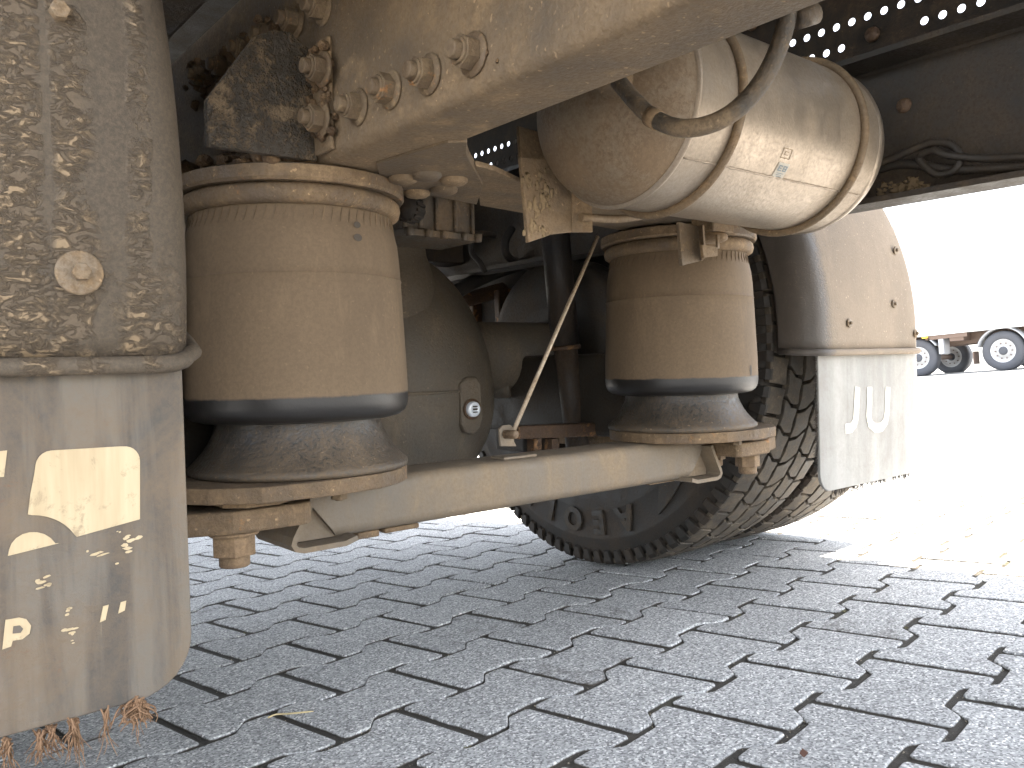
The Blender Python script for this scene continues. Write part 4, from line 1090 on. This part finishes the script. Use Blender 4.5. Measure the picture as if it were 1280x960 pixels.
# print on the near flap
def flat_poly(px, y, mat, parent, name, th=.0008):
    mb = MB(); mb.prism([at(a, b, 'y', y) for a, b in px], (0, th, 0)); return build(name, mb, mat, parent)
def arcp(cx, cy, r, a0, a1, n=10, ry=None):
    return [(cx+r*math.cos(rad(a0+(a1-a0)*k/n)), cy-(ry or r)*math.sin(rad(a0+(a1-a0)*k/n))) for k in range(n+1)]
yp = YF-.0012
blkp = [(35, 643), (38, 618), (43, 592)]+arcp(66, 585, 22, 170, 95, 5)+[(150, 558)]+arcp(157, 576, 18, 85, 0, 6)+[(175, 649), (96, 671)]+arcp(42, 690, 58, 20, 92, 8, 46)[1:]
flat_poly(blkp, yp, M['print'], flL, 'printed_block')
flat_poly([(10, 695)]+arcp(42, 692, 31, 170, 28, 8, 27)+[(74, 679)], yp, M['print'], flL, 'printed_disc')
flat_poly([(-8, 565), (9, 563), (5, 596), (-8, 597)], yp, M['print'], flL, 'printed_bar')
flat_poly([(3, 812), (7, 775), (24, 772), (33, 774), (39, 782), (37, 792), (28, 799), (16, 801), (14, 808)], yp, M['print'], flL, 'printed_letter')
M['flapdark'] = plain('flap_dark', lin(.12, .10, .08), .7)
flat_poly([(17, 783), (25, 782), (29, 786), (26, 791), (16, 792)], yp-.0008, M['flapdark'], flL, 'letter_counter')
flat_poly([(125, 778), (129, 758), (136, 756), (132, 775)], yp, M['print'], flL, 'printed_stroke')
flat_poly([(148, 767), (151, 753), (158, 751), (156, 763)], yp, M['print'], flL, 'printed_stroke')
rf = random.Random(5)
fk = MB()
for (cx_, cy_, w_, h_, n_) in ((128, 695, 16, 4, 2), (155, 686, 12, 4, 5), (145, 704, 5, 2, 1), (107, 689, 5, 3, 1), (48, 723, 10, 5, 4), (52, 736, 9, 3, 2), (86, 764, 10, 4, 4), (90, 788, 10, 5, 5), (96, 802, 5, 2, 2), (60, 728, 9, 5, 3), (150, 665, 3, 2, 3), (165, 674, 10, 5, 4)):
    for _ in range(n_):
        x = cx_+rf.gauss(0, w_*.4); y = cy_+rf.gauss(0, h_*.6); W_, H_ = w_*rf.uniform(.3, .7), h_*rf.uniform(.3, .6)
        pts = [(x+W_*math.cos(t)*rf.uniform(.6, 1.1), y+H_*math.sin(t)*rf.uniform(.6, 1.1)-.25*W_*math.cos(t)) for t in [k*math.pi/4 for k in range(8)]]
        fk.prism([at(a, b, 'y', yp) for a, b in pts], (0, .0007, 0))
build('print_flakes', fk, M['print'], flL, kind='stuff')
# frayed hairs under the near flap
hr = MB(); hc_ = random.Random(9)
for (bx, by, ln, n_) in ((8, 930, 40, 22), (50, 920, 42, 26), (66, 914, 38, 18), (92, 905, 58, 26), (132, 890, 62, 10), (172, 876, 30, 40), (170, 876, 62, 6)):
    for k in range(n_):
        a = at(bx+hc_.gauss(0, 4.5), by-6+hc_.gauss(0, 2), 'y', YF+hc_.uniform(0, .006)); l_ = ln*hc_.uniform(.45, 1.1)
        dx = hc_.gauss(0, 11)
        pts = [a]
        for q in range(1, 5):
            pts.append(at(bx+dx*(q/4)**1.6+hc_.gauss(0, 2.2), by-6+l_*q/4, 'y', YF+hc_.uniform(-.004, .008)))
        hr.tube(spline(pts, 3), [.0009*(1-.75*i/12) for i in range(13)], 4, caps=False)
for k in range(70):
    a = at(172+hc_.gauss(0, 5), 872+hc_.uniform(0, 8), 'y', YF+hc_.uniform(0, .005)); pts = [a]
    for q in range(1, 6): pts.append(pts[-1]+Vector((hc_.gauss(0, .0028), hc_.gauss(0, .002), -hc_.uniform(.0005, .0055))))
    hr.tube(spline(pts, 2), [.0010*(1-.6*i/10) for i in range(11)], 4, caps=False)
M['hair'] = plain('rusty_fibre', lin(.23, .135, .075), .9)
build('frayed_fibres', hr, M['hair'], truck, 'reddish frayed fibres hanging under the near mudflap', kind='stuff')
# bristles along the far flap's inner edge and bottom
br = MB()
for k in range(420):
    t = hc_.random(); py = 445+t*165; x = at(1023+ (8 if py > 590 else 0), py, 'y', YR).x; z = at(1023, py, 'y', YR).z
    a = Vector((x+.004, YR+.004, z)); b = a+Vector((-hc_.uniform(.003, .012), hc_.uniform(-.003, .003), -hc_.uniform(-.002, .008)))
    br.tube([a, b], [.0007, .0003], 3, caps=False)
for k in range(300):
    x = 1.42+hc_.random()*.31; a = Vector((x, YR+.003, -.243)); b = a+Vector((hc_.uniform(-.004, .004), 0, -hc_.uniform(.004, .016)))
    br.tube([a, b], [.0007, .0003], 3, caps=False)
build('edge_bristles', br, M['black'], truck, 'short dark bristles on the edge of the far mudflap', kind='stuff')
# JU lettering on the far flap
M['cream'] = plain('cream_lettering', lin(.72, .68, .58), .6)
yj = YR-.0012
J = [(1084, 484), (1078, 484), (1067, 484), (1065, 522), (1061, 529), (1057, 530), (1057, 541), (1068, 541), (1075, 534), (1077, 524), (1079, 485)]
J = [(1067, 484), (1077, 484), (1075, 524), (1073, 534), (1067, 540), (1057, 541), (1057, 531), (1062, 530), (1065, 525), (1066, 520)]
def band(path, w, y, mat, parent, name):
    P = [at(a, b, 'y', y) for a, b in path]; mb = MB()
    L_ = []; R_ = []
    for i, p in enumerate(P):
        t = (P[min(i+1, len(P)-1)]-P[max(i-1, 0)]); t.y = 0; t.normalize(); nn_ = Vector((-t.z, 0, t.x)); L_.append(p+nn_*w/2); R_.append(p-nn_*w/2)
    mb.prism(L_+R_[::-1], (0, .0008, 0)); return build(name, mb, mat, parent)
band([(1072, 484), (1071, 505), (1070, 522), (1068, 530), (1064, 535), (1057, 536)], .0185, yj, M['cream'], flR, 'letter_j')
band([(1087, 484), (1087, 505), (1086, 520), (1088, 530), (1094, 535), (1102, 534), (1107, 527), (1109, 515), (1110, 484)], .0185, yj, M['cream'], flR, 'letter_u')
# bolts with broad washers on the mudguards
def guard_bolt(px, py, y, nrm, wr, parent, mats, sc=1):
    p = at(px, py, 'y', y); ax = Vector(nrm).normalized()
    mb = MB(); mb.lathe([(0, 0), (wr, 0), (wr, .0016), (wr*.93, .0028), (0, .0028)], p, ax, 28)
    e = ax.orthogonal().normalized(); w = ax.cross(e); r = wr*.42
    mb.prism([p+ax*.0026+(math.cos(rad(60*k+20))*e+math.sin(rad(60*k+20))*w)*r for k in range(6)], ax*.0075*sc)
    return build('guard_bolt', mb, mats, parent, bevel=.0008)
M['gbolt'] = dirty('grey_bolt', lin(.30, .27, .23), lin(.38, .31, .23), amt=.6, scale=25, bump=.2)
guard_bolt(99, 341, .6705, (0, -1, .02), .0165, mgL, M['gbolt'])
guard_bolt(72, 18, .661, (0, -1, .08), .0165, mgL, M['gbolt'])
for q in ((1061, 404), (1144, 417), (1119, 313), (1117, 380)):
    P = at(q[0], q[1], 'y', .79); zz = P.z-.045; yy = 1.380-math.sqrt(max(.01, .592**2-zz**2))-.001
    guard_bolt(q[0], q[1], yy, (0, -1, .05), .0085, mgR, M['gbolt'], .6)

# ---------------- body high above
bd = MB(); z0b = .985
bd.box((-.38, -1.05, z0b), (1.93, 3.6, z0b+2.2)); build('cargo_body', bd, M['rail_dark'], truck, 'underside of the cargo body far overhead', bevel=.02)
for y in (-.7, .5, 1.7, 2.9):
    bb = MB(); bb.box((-.37, y, z0b-.10), (1.91, y+.07, z0b-.001)); build('floor_bearer', bb, M['rail_dark'], truck, bevel=.003)
bb = MB(); bb.box((.40, -1.0, .61), (.48, 4.4, .984-.102)); build('sub_frame', bb, M['black'], truck)
bb = MB(); bb.box((1.125, -1.0, .61), (1.204, 4.4, .984-.102)); build('sub_frame', bb, M['black'], truck)

# ================================================================ TRAILER BEYOND
tr = thing('semi_trailer', 'white semi trailer in full sun across the yard beyond the mudflap', 'trailer', (22.7, 5.0, .43))
X0 = 22.62; GZ = .43
def tbuild(name, mb, mat, label=None, bevel=0, parent=None): return build(name, mb, mat, parent or tr, label, bevel)
mb = MB(); mb.box((X0, -2.5, GZ+1.07), (X0+2.5, 11.4, GZ+4.0)); tbuild('trailer_body', mb, M['white'], bevel=.02)
mb = MB(); mb.box((X0-.02, -2.5, GZ+3.98), (X0+.08, 11.42, GZ+4.16)); tbuild('roof_rail', mb, M['grey'])
mb = MB(); mb.box((X0-.015, -2.5, GZ+1.06), (X0-.001, 11.4, GZ+1.30)); tbuild('lower_rail', mb, M['white'])
mb = MB(); mb.box((X0+.55, -2.4, GZ+.78), (X0+.72, 11.2, GZ+1.065)); mb.box((X0+1.75, -2.4, GZ+.78), (X0+1.92, 11.2, GZ+1.065)); tbuild('chassis', mb, M['chassis_far'])
mb = MB(); mb.box((X0+.05, 9.05, GZ+.86), (X0+.5, 9.4, GZ+1.055)); mb.box((X0+.02, 8.95, GZ+.95), (X0+.1, 10.0, GZ+1.055)); tbuild('side_box', mb, M['chassis_far'])
sc0 = None
for k in range(26):
    for z in (GZ+1.12, GZ+1.26):
        mb = MB(); mb.lathe([(0, .012), (.028, .010), (.03, 0)], (0, 0, 0), (-1, 0, 0), 10)
        mt = Matrix.Translation((X0-.016, 11.1-k*.5, z))
        if sc0 is None: sc0 = build('rail_stud', mb, M['grey'], c=(0, 0, 0)); place(sc0, mt, tr)
        else: inst(sc0, mt, tr)
mb = MB(); mb.box((X0-.05, 9.92, GZ+1.0), (X0+.0, 10.06, GZ+1.06)); tbuild('side_marker', mb, M['amber'])
def far_wheel(x, y, lab):
    w = MB(); w.lathe([(.29, .04), (.31, .01), (.40, 0), (.47, .015), (.495, .05), (.50, .09), (.50, .26), (.47, .34), (.3, .345)], (x, y, GZ+.5), (1, 0, 0), 48, x=(0, 1, 0))
    o = tbuild('wheel', w, M['tyre_far'], lab)
    r = MB(); r.lathe([(.30, .035), (.275, .03), (.265, .05), (.255, .10), (.20, .12), (.16, .09), (.15, .05), (.10, .045), (.09, .02), (0, .018)], (x, y, GZ+.5), (1, 0, 0), 48, x=(0, 1, 0)); build('rim', r, M['rim_far'], o)
    hb2 = MB(); hb2.lathe([(.11, .05), (.095, .012), (.07, .006), (0, .004)], (x, y, GZ+.5), (1, 0, 0), 24, x=(0, 1, 0)); build('hub', hb2, M['tyre_far'], o)
    for k in range(10):
        a = 2*math.pi*k/10; nb_ = MB(); nb_.lathe([(0, -.035), (.016, -.035), (.016, 0), (0, 0)], (x+.10, y+.195*math.cos(a), GZ+.5+.195*math.sin(a)), (1, 0, 0), 6, smooth=False); build('wheel_nut', nb_, M['chassis_far'], o)
    return o
for y in (8.16, 10.26): far_wheel(X0+.06, y, 'near side wheel at the %s' % ('trailer middle' if y < 9 else 'trailer end'))
for y in (8.16, 10.26): far_wheel(X0+2.1, y, None)
for y, a0, a1 in ((8.16, 14, 170), (10.26, 10, 150)):
    mb = MB(); R0 = .60
    rows = [[Vector((X0+dx, y+R0*math.cos(rad(a)), GZ+.5+R0*math.sin(rad(a)))) for dx in (.02, .2, .42)] for a in [a0+(a1-a0)*k/24 for k in range(25)]]
    mb.sheet(rows, lambda p, yy=y: -(Vector((0, p.y-yy, p.z-GZ-.5)).normalized())*.03); tbuild('wing', mb, M['grey'])
mb = MB(); mb.box((X0+.03, 9.55, GZ+.55), (X0+.40, 9.68, GZ+.95)); tbuild('wing_end', mb, M['grey'])
mb = MB(); mb.box((X0+.05, 8.84, GZ+.22), (X0+.40, 8.86, GZ+.55)); tbuild('rear_flap', mb, M['chassis_far'])
mb = MB(); mb.tube([(X0+.3, 8.16, GZ+.5), (X0+2.2, 8.16, GZ+.5)], .07, 12); mb.tube([(X0+.3, 10.26, GZ+.5), (X0+2.2, 10.26, GZ+.5)], .07, 12); tbuild('axle', mb, M['chassis_far'])
